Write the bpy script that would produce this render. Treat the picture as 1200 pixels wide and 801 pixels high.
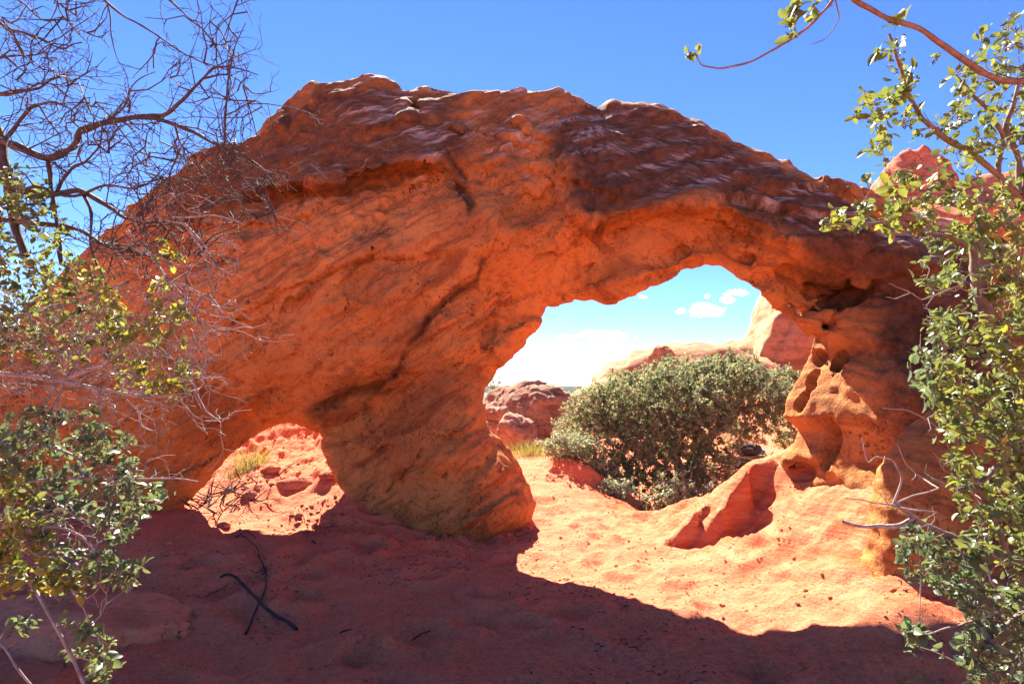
import bpy, bmesh, math
import numpy as np
from mathutils import Vector

C = bpy.context
scene = C.scene
for _o in list(bpy.data.objects):
    bpy.data.objects.remove(_o)
COL = scene.collection
R = math.radians

# ------------------------------------------------------------------ camera
FPX, CU, CV = 667.0, 600.0, 400.5            # focal length and centre in photo pixels (1200 x 801)
EYE = np.array([0.0, 0.0, 1.6])
PITCH = math.atan(55.0 / FPX)
cam_d = bpy.data.cameras.new('camera')
cam_d.lens = 36.0 * FPX / 1200.0
cam_d.sensor_width = 36.0
cam_d.clip_start = 0.05
cam_d.clip_end = 30000
cam = bpy.data.objects.new('camera', cam_d)
COL.objects.link(cam)
cam.location = EYE
cam.rotation_euler = (math.pi / 2 + PITCH, 0, 0)
scene.camera = cam

# ------------------------------------------------------------------ sky and sun
SUN_EL, SUN_AZ = R(45.0), R(-15.0)           # azimuth from +Y, negative = towards -X
world = bpy.data.worlds.new('World')
scene.world = world
world.use_nodes = True
wn, wl = world.node_tree.nodes, world.node_tree.links
bg = wn['Background']
sky = wn.new('ShaderNodeTexSky')
sky.sky_type = 'NISHITA'
sky.sun_disc = False
sky.sun_elevation = SUN_EL
sky.sun_rotation = SUN_AZ
sky.altitude = 2500
sky.air_density = 0.8
sky.dust_density = 0.0
sky.ozone_density = 4.0
hs = wn.new('ShaderNodeHueSaturation')
hs.inputs['Saturation'].default_value = 1.16
hs.inputs['Hue'].default_value = 0.512
wl.new(sky.outputs[0], hs.inputs['Color'])
wl.new(hs.outputs[0], bg.inputs['Color'])
bg.inputs['Strength'].default_value = 0.052
sun_d = bpy.data.lights.new('sun', 'SUN')
sun_d.energy = 4.4
sun_d.angle = R(0.53)
sun_d.color = (1.0, 0.91, 0.78)
sun = bpy.data.objects.new('sun', sun_d)
COL.objects.link(sun)
SUN_DIR = Vector((math.sin(SUN_AZ) * math.cos(SUN_EL), math.cos(SUN_AZ) * math.cos(SUN_EL), math.sin(SUN_EL)))
sun.rotation_euler = SUN_DIR.to_track_quat('Z', 'Y').to_euler()
sun.location = (-3, 12, 15)
scene.view_settings.view_transform = 'Standard'
scene.view_settings.look = 'None'
scene.view_settings.exposure = 2.72
scene.view_settings.gamma = 1
scene.view_settings.use_curve_mapping = False
scene.cycles.max_bounces = 12
scene.cycles.diffuse_bounces = 6
scene.cycles.transparent_max_bounces = 16
scene.cycles.use_denoising = True

# ------------------------------------------------------------------ helpers
def P(u, v, Y):
    """world point seen at photo pixel (u, v) when it stands at distance Y in front of the camera"""
    xr = (np.asarray(u, float) - CU) / FPX
    yr = (CV - np.asarray(v, float)) / FPX
    dy = math.cos(PITCH) - yr * math.sin(PITCH)
    dz = math.sin(PITCH) + yr * math.cos(PITCH)
    t = np.asarray(Y, float) / dy
    return np.stack([xr * t, dy * t, EYE[2] + dz * t], -1)

def sstep(a, b, x):
    t = np.clip((np.asarray(x, float) - a) / (b - a), 0, 1)
    return t * t * (3 - 2 * t)

_rg = np.random.default_rng(7)
_PERM = _rg.permutation(256)
_GR = _rg.normal(size=(256, 3)).astype(np.float32)
_GR /= np.linalg.norm(_GR, axis=1)[:, None]

def pnoise(p, seed=0):
    p = np.asarray(p, np.float32) + np.float32(seed * 17.137)
    fl = np.floor(p)
    i = fl.astype(np.int32)
    f = p - fl
    w = f * f * f * (f * (f * 6 - 15) + 10)
    out = 0
    for dx in (0, 1):
        wx = w[:, 0] if dx else 1 - w[:, 0]
        hx = _PERM[(i[:, 0] + dx) & 255]
        for dy in (0, 1):
            wy = w[:, 1] if dy else 1 - w[:, 1]
            hy = _PERM[(hx + i[:, 1] + dy) & 255]
            for dz in (0, 1):
                wz = w[:, 2] if dz else 1 - w[:, 2]
                g = _GR[_PERM[(hy + i[:, 2] + dz) & 255]]
                d = g[:, 0] * (f[:, 0] - dx) + g[:, 1] * (f[:, 1] - dy) + g[:, 2] * (f[:, 2] - dz)
                out = out + d * (wx * wy * wz)
    return out * 1.5

def fbm(p, octaves=4, seed=0, gain=0.5, ridged=False):
    p = np.asarray(p, np.float32)
    o, a, s = 0, 1.0, 1.0
    for k in range(octaves):
        n = pnoise(p * s, seed + k * 3)
        if ridged:
            n = 0.5 - np.abs(n)
        o = o + n * a
        a *= gain
        s *= 2.03
    return o

def new_mesh(name, V, quads=None, tris=None, smooth=True):
    me = bpy.data.meshes.new(name)
    V = np.asarray(V, np.float32)
    nq = 0 if quads is None else len(quads)
    nt = 0 if tris is None else len(tris)
    me.vertices.add(len(V))
    me.vertices.foreach_set('co', V.ravel())
    me.loops.add(nq * 4 + nt * 3)
    idx = []
    if nq: idx.append(np.asarray(quads, np.int32).ravel())
    if nt: idx.append(np.asarray(tris, np.int32).ravel())
    me.loops.foreach_set('vertex_index', np.concatenate(idx))
    me.polygons.add(nq + nt)
    st = np.concatenate([np.arange(nq) * 4, nq * 4 + np.arange(nt) * 3]).astype(np.int32)
    me.polygons.foreach_set('loop_start', st)
    me.polygons.foreach_set('use_smooth', np.full(nq + nt, smooth))
    me.update(calc_edges=True)
    me.validate()
    return me

def attr(me, name, vals):
    a = me.attributes.new(name, 'FLOAT', 'POINT')
    a.data.foreach_set('value', np.asarray(vals, np.float32))

def link(name, me, mat=None, parent=None):
    o = bpy.data.objects.new(name, me)
    COL.objects.link(o)
    if mat is not None:
        me.materials.append(mat)
    if parent is not None:
        o.parent = parent
    return o

def tag(o, label=None, cat=None, group=None, kind=None):
    for k, v in (('label', label), ('category', cat), ('group', group), ('kind', kind)):
        if v: o[k] = v
    return o

def empty(name, loc, label, cat, group=None):
    o = bpy.data.objects.new(name, None)
    COL.objects.link(o)
    o.location = loc
    return tag(o, label, cat, group)

# node helpers
class NT:
    def __init__(self, name):
        self.m = bpy.data.materials.new(name)
        self.m.use_nodes = True
        self.t = self.m.node_tree
        self.b = self.t.nodes['Principled BSDF']
        self.out = self.t.nodes['Material Output']
        self.pos = self.n('ShaderNodeNewGeometry').outputs['Position']
    def n(self, ty, **kw):
        x = self.t.nodes.new(ty)
        for k, v in kw.items(): setattr(x, k, v)
        return x
    def l(self, a, b):
        self.t.links.new(a, b)
    def attr(self, name):
        return self.n('ShaderNodeAttribute', attribute_name=name).outputs['Fac']
    def noise(self, scale, detail=4, rough=0.55, vec=None, dist=0.0):
        x = self.n('ShaderNodeTexNoise')
        x.inputs['Scale'].default_value = scale
        x.inputs['Detail'].default_value = detail
        x.inputs['Roughness'].default_value = rough
        x.inputs['Distortion'].default_value = dist
        self.l(vec if vec is not None else self.pos, x.inputs['Vector'])
        return x.outputs['Fac']
    def mapping(self, rot=(0, 0, 0), scale=(1, 1, 1)):
        x = self.n('ShaderNodeMapping')
        x.inputs['Rotation'].default_value = rot
        x.inputs['Scale'].default_value = scale
        self.l(self.pos, x.inputs['Vector'])
        return x.outputs[0]
    def ramp(self, fac, stops):
        x = self.n('ShaderNodeValToRGB')
        e = x.color_ramp.elements
        while len(e) < len(stops): e.new(0.5)
        for k, (p, c) in enumerate(stops):
            e[k].position = p
            e[k].color = (c, c, c, 1) if isinstance(c, (int, float)) else (*c, 1)
        self.l(fac, x.inputs[0])
        return x.outputs[0]
    def mix(self, fac, a, b, mode='MIX'):
        x = self.n('ShaderNodeMix', data_type='RGBA', blend_type=mode)
        for s, v in ((x.inputs['Factor'], fac), (x.inputs['A'], a), (x.inputs['B'], b)):
            if hasattr(v, 'is_output') or isinstance(v, bpy.types.NodeSocket): self.l(v, s)
            elif isinstance(v, (int, float)): s.default_value = v
            else: s.default_value = (*v, 1)
        return x.outputs['Result']
    def math(self, op, a, b=0.0, clamp=False):
        x = self.n('ShaderNodeMath', operation=op, use_clamp=clamp)
        for s, v in ((x.inputs[0], a), (x.inputs[1], b)):
            if isinstance(v, bpy.types.NodeSocket): self.l(v, s)
            else: s.default_value = v
        return x.outputs[0]
    def bump(self, h, strength, dist, normal=None):
        x = self.n('ShaderNodeBump')
        x.inputs['Strength'].default_value = strength
        x.inputs['Distance'].default_value = dist
        self.l(h, x.inputs['Height'])
        if normal is not None: self.l(normal, x.inputs['Normal'])
        return x.outputs[0]
    def done(self, col, normal=None, rough=0.9, spec=0.2):
        self.l(col, self.b.inputs['Base Color']) if isinstance(col, bpy.types.NodeSocket) else setattr(self.b.inputs['Base Color'], 'default_value', (*col, 1))
        if normal is not None: self.l(normal, self.b.inputs['Normal'])
        if isinstance(rough, bpy.types.NodeSocket): self.l(rough, self.b.inputs['Roughness'])
        else: self.b.inputs['Roughness'].default_value = rough
        self.b.inputs['Specular IOR Level'].default_value = spec
        return self.m

def mat_rock(name, main, dark, light, varnish_shade=True, bed_rot=(0.0, 0.5, 0.1), scale=1.0):
    t = NT(name)
    if varnish_shade:
        cb = t.n('ShaderNodeCombineXYZ')
        t.l(t.math('MULTIPLY', t.attr('along'), 0.8), cb.inputs[0]); t.l(t.math('MULTIPLY', t.attr('bed'), 5.0), cb.inputs[2])
        sx = t.n('ShaderNodeSeparateXYZ'); t.l(t.pos, sx.inputs[0]); t.l(t.math('MULTIPLY', sx.outputs[1], 0.8), cb.inputs[1])
        bed = cb.outputs[0]
    else:
        bed = t.mapping(bed_rot, (0.8 * scale, 0.8 * scale, 4.0 * scale))
    n1 = t.noise(0.9 * scale, 5, 0.6)
    n2 = t.noise(1.6, 7, 0.62, bed, 0.35)
    n3 = t.noise(11 * scale, 7, 0.7)
    n4 = t.noise(38 * scale, 4, 0.65)
    c = t.mix(t.ramp(n1, [(0.32, 0.0), (0.68, 1.0)]), main, light)
    c = t.mix(t.ramp(n2, [(0.36, 0.75), (0.5, 0.0)]), c, dark)
    c = t.mix(t.ramp(n3, [(0.32, 0.75), (0.5, 0.0)]), c, dark)
    c = t.mix(t.ramp(n4, [(0.56, 0.0), (0.7, 0.5)]), c, light)
    c = t.mix(t.ramp(n4, [(0.30, 0.6), (0.42, 0.0)]), c, dark)
    # small dark specks and pits
    sp = t.ramp(t.noise(24 * scale, 2, 0.5, None, 1.2), [(0.585, 0.0), (0.64, 1.0)])
    spm = t.math('MULTIPLY', sp, t.ramp(t.noise(2.0 * scale, 5, 0.65), [(0.49, 0.0), (0.64, 0.75)]))
    c = t.mix(spm, c, tuple(0.35 * x for x in dark))
    if varnish_shade:
        a = t.attr('varnish_shade')
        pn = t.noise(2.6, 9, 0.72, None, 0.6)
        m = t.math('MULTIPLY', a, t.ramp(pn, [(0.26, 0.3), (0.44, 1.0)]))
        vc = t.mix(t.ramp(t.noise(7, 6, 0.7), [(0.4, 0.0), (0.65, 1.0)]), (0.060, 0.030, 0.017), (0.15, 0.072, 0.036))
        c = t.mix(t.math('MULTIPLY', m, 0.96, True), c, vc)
        lich = t.ramp(t.noise(6.0, 8, 0.7), [(0.66, 0.0), (0.72, 0.55)])
        c = t.mix(t.math('MULTIPLY', lich, a), c, (0.16, 0.15, 0.05))
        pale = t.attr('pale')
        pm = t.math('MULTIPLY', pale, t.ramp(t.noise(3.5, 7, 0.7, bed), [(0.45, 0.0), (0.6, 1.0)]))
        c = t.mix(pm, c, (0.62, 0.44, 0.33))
    b = t.bump(n2, 0.45, 0.03)
    b = t.bump(n3, 0.8, 0.05, b)
    b = t.bump(t.math('MULTIPLY', spm, -1.0), 0.7, 0.03, b)
    b = t.bump(n4, 0.8, 0.014, b)
    return t.done(c, b, 0.93, 0.15)

def mat_sand():
    t = NT('red_sand')
    n1 = t.noise(0.8, 5, 0.6)
    n3 = t.noise(14, 7, 0.7)
    n4 = t.noise(120, 4, 0.65)
    c = t.mix(t.ramp(n1, [(0.3, 0.0), (0.7, 1.0)]), (0.80, 0.20, 0.095), (0.85, 0.255, 0.13))
    c = t.mix(t.ramp(n3, [(0.3, 0.4), (0.5, 0.0)]), c, (0.64, 0.14, 0.068))
    c = t.mix(t.ramp(t.noise(42, 6, 0.75), [(0.36, 0.55), (0.5, 0.0)]), c, (0.40, 0.085, 0.045))
    c = t.mix(t.ramp(n4, [(0.55, 0.0), (0.75, 0.5)]), c, (0.78, 0.46, 0.34))
    # rock where the slope is bare, litter where leaves have blown together
    rk = t.attr('rock')
    bed = t.mapping((0.25, -0.45, 0.5), (1.0, 1.0, 8.0))
    nb = t.noise(2.2, 7, 0.65, bed, 0.4)
    rc = t.mix(t.ramp(nb, [(0.38, 0.0), (0.62, 1.0)]), (0.70, 0.16, 0.065), (0.82, 0.29, 0.15))
    c = t.mix(rk, c, rc)
    lit = t.attr('litter')
    lm = t.math('MULTIPLY', lit, t.ramp(t.noise(22, 8, 0.75), [(0.48, 0.0), (0.6, 1.0)]))
    c = t.mix(t.math('MULTIPLY', lm, 0.4), c, (0.22, 0.08, 0.05))
    far = t.attr('far')
    fc = t.mix(t.ramp(t.noise(0.02, 6, 0.7), [(0.45, 0.0), (0.6, 1.0)]), (0.035, 0.05, 0.03), (0.16, 0.11, 0.07))
    c = t.mix(far, c, fc)
    v = t.n('ShaderNodeTexVoronoi')
    v.inputs['Scale'].default_value = 16
    t.l(t.pos, v.inputs['Vector'])
    b = t.bump(n3, 0.9, 0.07)
    b = t.bump(t.noise(38, 6, 0.7), 0.9, 0.03, b)
    b = t.bump(t.math('MULTIPLY', nb, rk), 0.7, 0.07, b)
    b = t.bump(n4, 0.7, 0.008, b)
    return t.done(c, b, 0.95, 0.1)

def mat_bark(name, a, b_, scale=1.0):
    t = NT(name)
    c = t.mix(t.ramp(t.noise(25 * scale, 6, 0.7), [(0.35, 0.0), (0.65, 1.0)]), a, b_)
    bp = t.bump(t.noise(90 * scale, 5, 0.7), 0.7, 0.004)
    return t.done(c, bp, 0.85, 0.25)

def mat_leaf(name, cols, trans=0.45, gloss=0.45):
    """cols: three greens picked by the per-leaf 'tint' attribute"""
    t = NT(name)
    ti = t.attr('tint')
    n = len(cols)
    pos_ = [0, 0.35, 0.68, 0.93, 1.0] if n == 5 else [k / (n - 1) for k in range(n)]
    c = t.ramp(ti, list(zip(pos_, cols)))
    c = t.mix(t.ramp(t.noise(60, 4, 0.6), [(0.3, 0.25), (0.6, 0.0)]), c, (0.05, 0.06, 0.02))
    t.done(c, None, 0.5, 0.3)
    t.b.inputs['Roughness'].default_value = gloss
    tr = t.n('ShaderNodeBsdfTranslucent')
    t.l(t.mix(0.5, c, t.mix(1.0, c, (1.6, 1.5, 0.5), 'MULTIPLY')), tr.inputs['Color'])
    ms = t.n('ShaderNodeMixShader')
    ms.inputs[0].default_value = trans
    t.l(t.b.outputs[0], ms.inputs[1])
    t.l(tr.outputs[0], ms.inputs[2])
    t.l(ms.outputs[0], t.out.inputs['Surface'])
    return t.m
# ------------------------------------------------------------------ surface nets
def surface_nets(F, org, h):
    nx, ny, nz = F.shape
    S = F > 0
    cnt = np.zeros((nx - 1, ny - 1, nz - 1), np.int8)
    for a in (0, 1):
        for b in (0, 1):
            for c in (0, 1):
                cnt += S[a:nx - 1 + a, b:ny - 1 + b, c:nz - 1 + c]
    act = (cnt > 0) & (cnt < 8)
    I, J, K = np.nonzero(act)
    idx = np.full(act.shape, -1, np.int32)
    idx[I, J, K] = np.arange(len(I))
    acc = np.zeros((len(I), 3)); num = np.zeros(len(I))
    cor = [(a, b, c) for a in (0, 1) for b in (0, 1) for c in (0, 1)]
    for p in cor:
        for ax in range(3):
            if p[ax]: continue
            q = list(p); q[ax] = 1
            fa = F[I + p[0], J + p[1], K + p[2]]; fb = F[I + q[0], J + q[1], K + q[2]]
            m = (fa > 0) != (fb > 0)
            t = np.where(m, fa / np.where(m, fa - fb, 1), 0)
            pt = np.tile(np.array(p, float), (len(I), 1)); pt[:, ax] += t
            acc += pt * m[:, None]; num += m
    V = (np.stack([I, J, K], 1) + acc / num[:, None]) * h + org
    Q = []
    for ax in range(3):
        sl0 = [slice(1, -1)] * 3; sl1 = [slice(1, -1)] * 3
        sl0[ax] = slice(0, -1); sl1[ax] = slice(1, None)
        A = S[tuple(sl0)]; B = S[tuple(sl1)]
        e = np.argwhere(A != B)
        off = np.ones(3, int); off[ax] = 0
        g = e + off
        u, v = [(1, 2), (2, 0), (0, 1)][ax]
        def cell(du, dv):
            c = g.copy(); c[:, u] -= du; c[:, v] -= dv
            return idx[c[:, 0], c[:, 1], c[:, 2]]
        q = np.stack([cell(1, 1), cell(0, 1), cell(0, 0), cell(1, 0)], 1)
        fl = ~A[tuple(e.T)]
        q[fl] = q[fl][:, ::-1]
        Q.append(q)
    return V, np.concatenate(Q)

def vnormals(V, Q):
    n = np.cross(V[Q[:, 2]] - V[Q[:, 0]], V[Q[:, 3]] - V[Q[:, 1]])
    N = np.zeros_like(V)
    for k in range(4):
        for a in range(3):
            N[:, a] += np.bincount(Q[:, k], n[:, a], len(V))
    return N / np.maximum(np.linalg.norm(N, axis=1), 1e-9)[:, None]

def relax(V, Q, it=2, f=0.5):
    for _ in range(it):
        s = np.zeros_like(V); c = np.zeros(len(V))
        for k in range(4):
            a, b = Q[:, k], Q[:, (k + 1) % 4]
            for d in range(3):
                s[:, d] += np.bincount(a, V[b, d], len(V)) + np.bincount(b, V[a, d], len(V))
            c += np.bincount(a, minlength=len(V)) + np.bincount(b, minlength=len(V))
        V = V + f * (s / np.maximum(c, 1)[:, None] - V)
    return V

def poly_sd(px, pz, poly):
    """signed distance to a closed polygon, positive inside"""
    d2 = np.full(px.shape, 1e9); ins = np.zeros(px.shape, bool)
    n = len(poly)
    for i in range(n):
        ax, az = poly[i]; bx, bz = poly[(i + 1) % n]
        ex, ez = bx - ax, bz - az
        t = np.clip(((px - ax) * ex + (pz - az) * ez) / (ex * ex + ez * ez + 1e-12), 0, 1)
        d2 = np.minimum(d2, (px - ax - t * ex) ** 2 + (pz - az - t * ez) ** 2)
        c = ((az > pz) != (bz > pz))
        ins ^= c & (px < ex * (pz - az) / (ez if abs(ez) > 1e-12 else 1e-12) + ax)
    d = np.sqrt(d2)
    return np.where(ins, d, -d)

def line_sd(px, pz, pl, wob=0.05):
    """distance to an open polyline, side (+ left of travel) and position along"""
    w = np.c_[px * 2.1, pz * 2.1, 0 * px]
    px = px + wob * fbm(w, 4, 201, 0.6); pz = pz + wob * fbm(w, 4, 211, 0.6)
    best = np.full(px.shape, 1e9); side = np.zeros(px.shape); al = np.zeros(px.shape)
    n = len(pl) - 1
    for i in range(n):
        ax, az = pl[i]; bx, bz = pl[i + 1]
        ex, ez = bx - ax, bz - az
        t = np.clip(((px - ax) * ex + (pz - az) * ez) / (ex * ex + ez * ez), 0, 1)
        d = np.hypot(px - ax - t * ex, pz - az - t * ez)
        m = d < best
        best = np.where(m, d, best)
        side = np.where(m, np.sign(ex * (pz - az) - ez * (px - ax)), side)
        al = np.where(m, (i + t) / n, al)
    return best, side, al

class TPS:
    def __init__(self, xy, v, reg=2e-3):
        xy = np.asarray(xy, float); n = len(xy)
        K = self.k(xy, xy) + reg * np.eye(n)
        Pm = np.c_[np.ones(n), xy]
        A = np.zeros((n + 3, n + 3)); A[:n, :n] = K; A[:n, n:] = Pm; A[n:, :n] = Pm.T
        self.w = np.linalg.solve(A, np.r_[v, 0, 0, 0]); self.xy = xy
    def k(self, a, b):
        r2 = ((a[:, None] - b[None]) ** 2).sum(-1)
        return 0.5 * r2 * np.log(r2 + 1e-9)
    def __call__(self, q):
        out = np.empty(len(q))
        for i in range(0, len(q), 20000):
            s = q[i:i + 20000]
            out[i:i + 20000] = self.k(s, self.xy) @ self.w[:-3] + self.w[-3] + s @ self.w[-2:]
        return out

# ------------------------------------------------------------------ terrain
def gauss(x, y, cx, cy, sx, sy, rot=0.0):
    c, s = math.cos(rot), math.sin(rot)
    dx, dy = x - cx, y - cy
    a, b = c * dx + s * dy, -s * dx + c * dy
    return np.exp(-(a / sx) ** 2 - (b / sy) ** 2)

def hollow(x, y, cx, cy, ra, rb, depth, rot, rim):
    """a scooped hollow in the slope whose far side is a steep broken wall"""
    c, s = math.cos(rot), math.sin(rot)
    a = (c * (x - cx) + s * (y - cy)) / ra; b = (-s * (x - cx) + c * (y - cy)) / rb
    b = b + 0.22 * np.sin(a * 3.1 + cx) + 0.12 * np.sin(a * 7.3)
    e = np.exp(-np.abs(a) ** 3)
    return e * (-depth * sstep(-1.6, 0.5, b) * sstep(1.05, 0.8, b) + rim * sstep(0.8, 1.1, b) * sstep(3.2, 1.2, b))

def ground_base(x, y):
    h = 2.1 * sstep(-0.4, -2.4, x) * sstep(6.7, 11.5, y) * sstep(22, 14, y)
    h = h + 0.35 * sstep(-2.6, -5.5, x) * sstep(2.5, 5.5, y) * sstep(9, 6, y)
    h = h + 0.42 * sstep(6.4, 9.2, y) * sstep(-1.5, -0.5, x) * sstep(1.7, 0.8, x) * sstep(15, 10, y)
    mm = (np.abs((x - 1.45) / 0.85) ** 3 + np.abs((y - 9.6 - 0.25 * (x - 1.45)) / 1.1) ** 3)
    h = h + 0.16 * sstep(1.25, 0.6, mm)
    h = h + 0.46 * gauss(x, y, -2.35, 7.35, 1.5, 0.95) + 0.22 * gauss(x, y, -4.2, 5.6, 1.8, 0.9)
    h = h + 0.16 * gauss(x, y, 2.9, 6.3, 0.8, 0.45)
    sl = sstep(1.5, 3.9, x) * (0.35 + 0.65 * sstep(2.5, 5.2, y)) * sstep(8.6, 6.4, y)
    h = h + 1.05 * sl
    h = h + hollow(x, y, 2.42, 5.72, 0.42, 0.26, 0.20, 0.35, 0.20) + hollow(x, y, 1.88, 5.85, 0.24, 0.14, 0.10, 0.45, 0.10)
    h = h - 0.40 * sstep(7.1, 8.4, y) * sstep(1.5, 2.1, x) * sstep(14, 9.5, y)
    h = h + 0.12 * sstep(11, 15, y) * sstep(0.5, 2.0, x)
    h = h + 1.3 * sstep(2.0, 6.0, x) * sstep(13, 20, y)
    h = h - 24.0 * sstep(32, 160, y) - 0.0 * x
    return h

_fr = np.random.default_rng(12)
_NF = 210
_fx = _fr.uniform(-3.0, 2.6, _NF); _fy = _fr.uniform(2.6, 7.6, _NF)
_fa = _fr.uniform(0, math.pi, _NF); _fs = _fr.uniform(0.07, 0.15, _NF); _fd = _fr.uniform(0.015, 0.045, _NF)

def ground(x, y, fine=True):
    x = np.asarray(x, float); y = np.asarray(y, float)
    h = ground_base(x, y)
    p = np.stack([x, y, np.zeros_like(x)], -1).reshape(-1, 3)
    near = np.exp(-((np.hypot(x, y - 5)) / 40.0) ** 2).ravel()
    n = 0.07 * fbm(p * 0.6, 3, 1) * near
    n = n + fbm(p * 0.02, 4, 5) * 2.2 * sstep(60, 300, p[:, 1])
    rk = rock_amt(x, y).ravel()
    if fine:
        n = n + 0.032 * fbm(p * 2.6, 5, 9, 0.6) * (1 - 0.5 * rk) * near
        # layered ribs in the bare rock slope
        q = p[:, 0] * 0.75 + p[:, 1] * 0.5 + 0.28 * fbm(p * 0.9, 3, 21)
        rib = np.abs(((q * 2.6) % 1.0) - 0.35)
        rib2 = (q * 7.3 + 0.4 * fbm(p * 2.5, 2, 24)) % 1.0
        n = n + rk * (0.085 * (1 - sstep(0, 0.35, rib)) * np.clip(0.6 + fbm(p * 0.8, 2, 29), 0.1, 1.2) + 0.022 * (sstep(0, 0.8, rib2) - sstep(0.85, 1, rib2)) + 0.06 * fbm(p * np.array([1.2, 3.2, 1]), 4, 33))
        # bumpy rubble on the slope behind the small opening
        rub = (sstep(-0.9, -1.8, p[:, 0]) * sstep(6.6, 7.6, p[:, 1]) * sstep(14, 11, p[:, 1]))
        n = n + rub * (0.085 * fbm(p * 0.9 + 0.4 * fbm(p * 1.7, 2, 47)[:, None], 5, 41, 0.55) + 0.035 * fbm(p * 6, 4, 43, 0.65))
    h = h + n.reshape(h.shape)
    if fine:
        for k in range(_NF):
            m = (np.abs(x - _fx[k]) < 0.5) & (np.abs(y - _fy[k]) < 0.5)
            if not m.any(): continue
            c, s = math.cos(_fa[k]), math.sin(_fa[k])
            dx, dy = x[m] - _fx[k], y[m] - _fy[k]
            r = np.hypot((c * dx + s * dy) / (_fs[k] * 1.6), (-s * dx + c * dy) / _fs[k])
            h[m] += (-np.exp(-r ** 2 * 1.2) + 0.6 * np.exp(-(r - 1.35) ** 2 * 5)) * _fd[k] * (1 - rock_amt(x[m], y[m]))
    return h

def rock_amt(x, y):
    r = sstep(1.2, 2.3, x + 0.25 * (y - 5)) * sstep(3.0, 4.4, y + 0.25 * x) * sstep(9.0, 7.8, y)
    return r

def gz(x, y):
    return float(ground(np.array([x]), np.array([y]), True)[0])

def gpx(u, v, lo=1.5, hi=60):
    """the ground point seen at photo pixel (u, v)"""
    Y = np.concatenate([np.linspace(lo, 14, 900), np.linspace(14.05, hi, 500)])
    p = P(np.full(Y.shape, u), np.full(Y.shape, v), Y)
    g = ground(p[:, 0], p[:, 1], True)
    k = np.argmax(p[:, 2] <= g)
    return p[k if p[k, 2] <= g[k] else -1]

def spaced(fine0, fine1, step, far_lo, far_hi, growth=1.13):
    a = list(np.arange(fine0, fine1 + step / 2, step))
    s = step
    while a[-1] < far_hi:
        s *= growth; a.append(a[-1] + s)
    s = step; b = []
    x = a[0]
    while x > far_lo:
        s *= growth; x -= s; b.append(x)
    return np.array(b[::-1] + a)

xs = spaced(-5.2, 5.2, 0.03, -9000, 9000)
ys = spaced(2.6, 10.5, 0.03, -400, 14000)
GX, GY = np.meshgrid(xs, ys, indexing='ij')
GZ = ground(GX, GY)
nxg, nyg = GX.shape
ii = np.arange(nxg * nyg).reshape(nxg, nyg)
quads = np.stack([ii[:-1, :-1], ii[1:, :-1], ii[1:, 1:], ii[:-1, 1:]], -1).reshape(-1, 4)
gme = new_mesh('ground', np.stack([GX, GY, GZ], -1).reshape(-1, 3), quads)
attr(gme, 'rock', rock_amt(GX, GY).ravel())
lit = gauss(GX, GY, 0.6, 3.4, 1.6, 0.9) * 0.9 + gauss(GX, GY, -2.6, 3.6, 1.4, 0.8) * 0.5 + gauss(GX, GY, -1.2, 6.0, 1.0, 0.5) * 0.45 \
    + gauss(GX, GY, 1.6, 3.5, 1.0, 0.5) * 0.5 + gauss(GX, GY, 2.2, 10.0, 1.8, 1.5)
attr(gme, 'litter', np.clip(lit, 0, 1).ravel())
attr(gme, 'far', sstep(45, 130, np.hypot(GX, GY)).ravel())
M_SAND = mat_sand()
tag(link('ground', gme, M_SAND), 'red sand ground running under the rock arch', None, None, 'structure')

# ------------------------------------------------------------------ the arch
def wpoly(l):
    a = np.array(l, float)
    return P(a[:, 0], a[:, 1], a[:, 2])

outer = [(-200, 760, 5.4), (-190, 640, 5.6), (-90, 540, 6.2), (0, 410, 6.8), (66, 328, 7.1), (126, 278, 7.3), (164, 240, 7.3), (190, 222, 7.3), (215, 203, 7.3),
         (250, 180, 7.3), (282, 168, 7.3), (300, 163, 7.3), (312, 150, 7.4), (335, 124, 7.5), (365, 101, 7.5), (400, 97, 7.5), (418, 93, 7.5), (438, 87, 7.5),
         (452, 90, 7.5), (474, 104, 7.5), (490, 101, 7.5), (508, 98, 7.5), (520, 102, 7.5), (548, 109, 7.4), (590, 111, 7.4), (628, 108, 7.3), (658, 106, 7.2), (675, 115, 7.1), (692, 126, 7.0),
         (728, 124, 6.9), (770, 127, 6.8), (800, 140, 6.7), (850, 161, 6.5), (880, 178, 6.4), (905, 189, 6.3), (937, 209, 6.1), (985, 224, 6.0), (1030, 243, 5.8),
         (1080, 258, 5.6), (1135, 274, 5.4), (1200, 300, 5.1), (1270, 370, 4.8), (1340, 480, 4.6), (1390, 640, 4.4), (1400, 780, 4.2)]
hole1 = [(200, 640, 6.5), (206, 602, 6.5), (226, 577, 6.6), (254, 552, 6.7), (282, 528, 6.8), (308, 508, 6.9), (330, 498, 7.0), (350, 496, 7.0), (366, 502, 7.0), (380, 516, 7.0),
         (388, 534, 7.0), (391, 552, 6.9), (396, 566, 6.9), (402, 580, 6.9), (405, 640, 6.9)]
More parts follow.
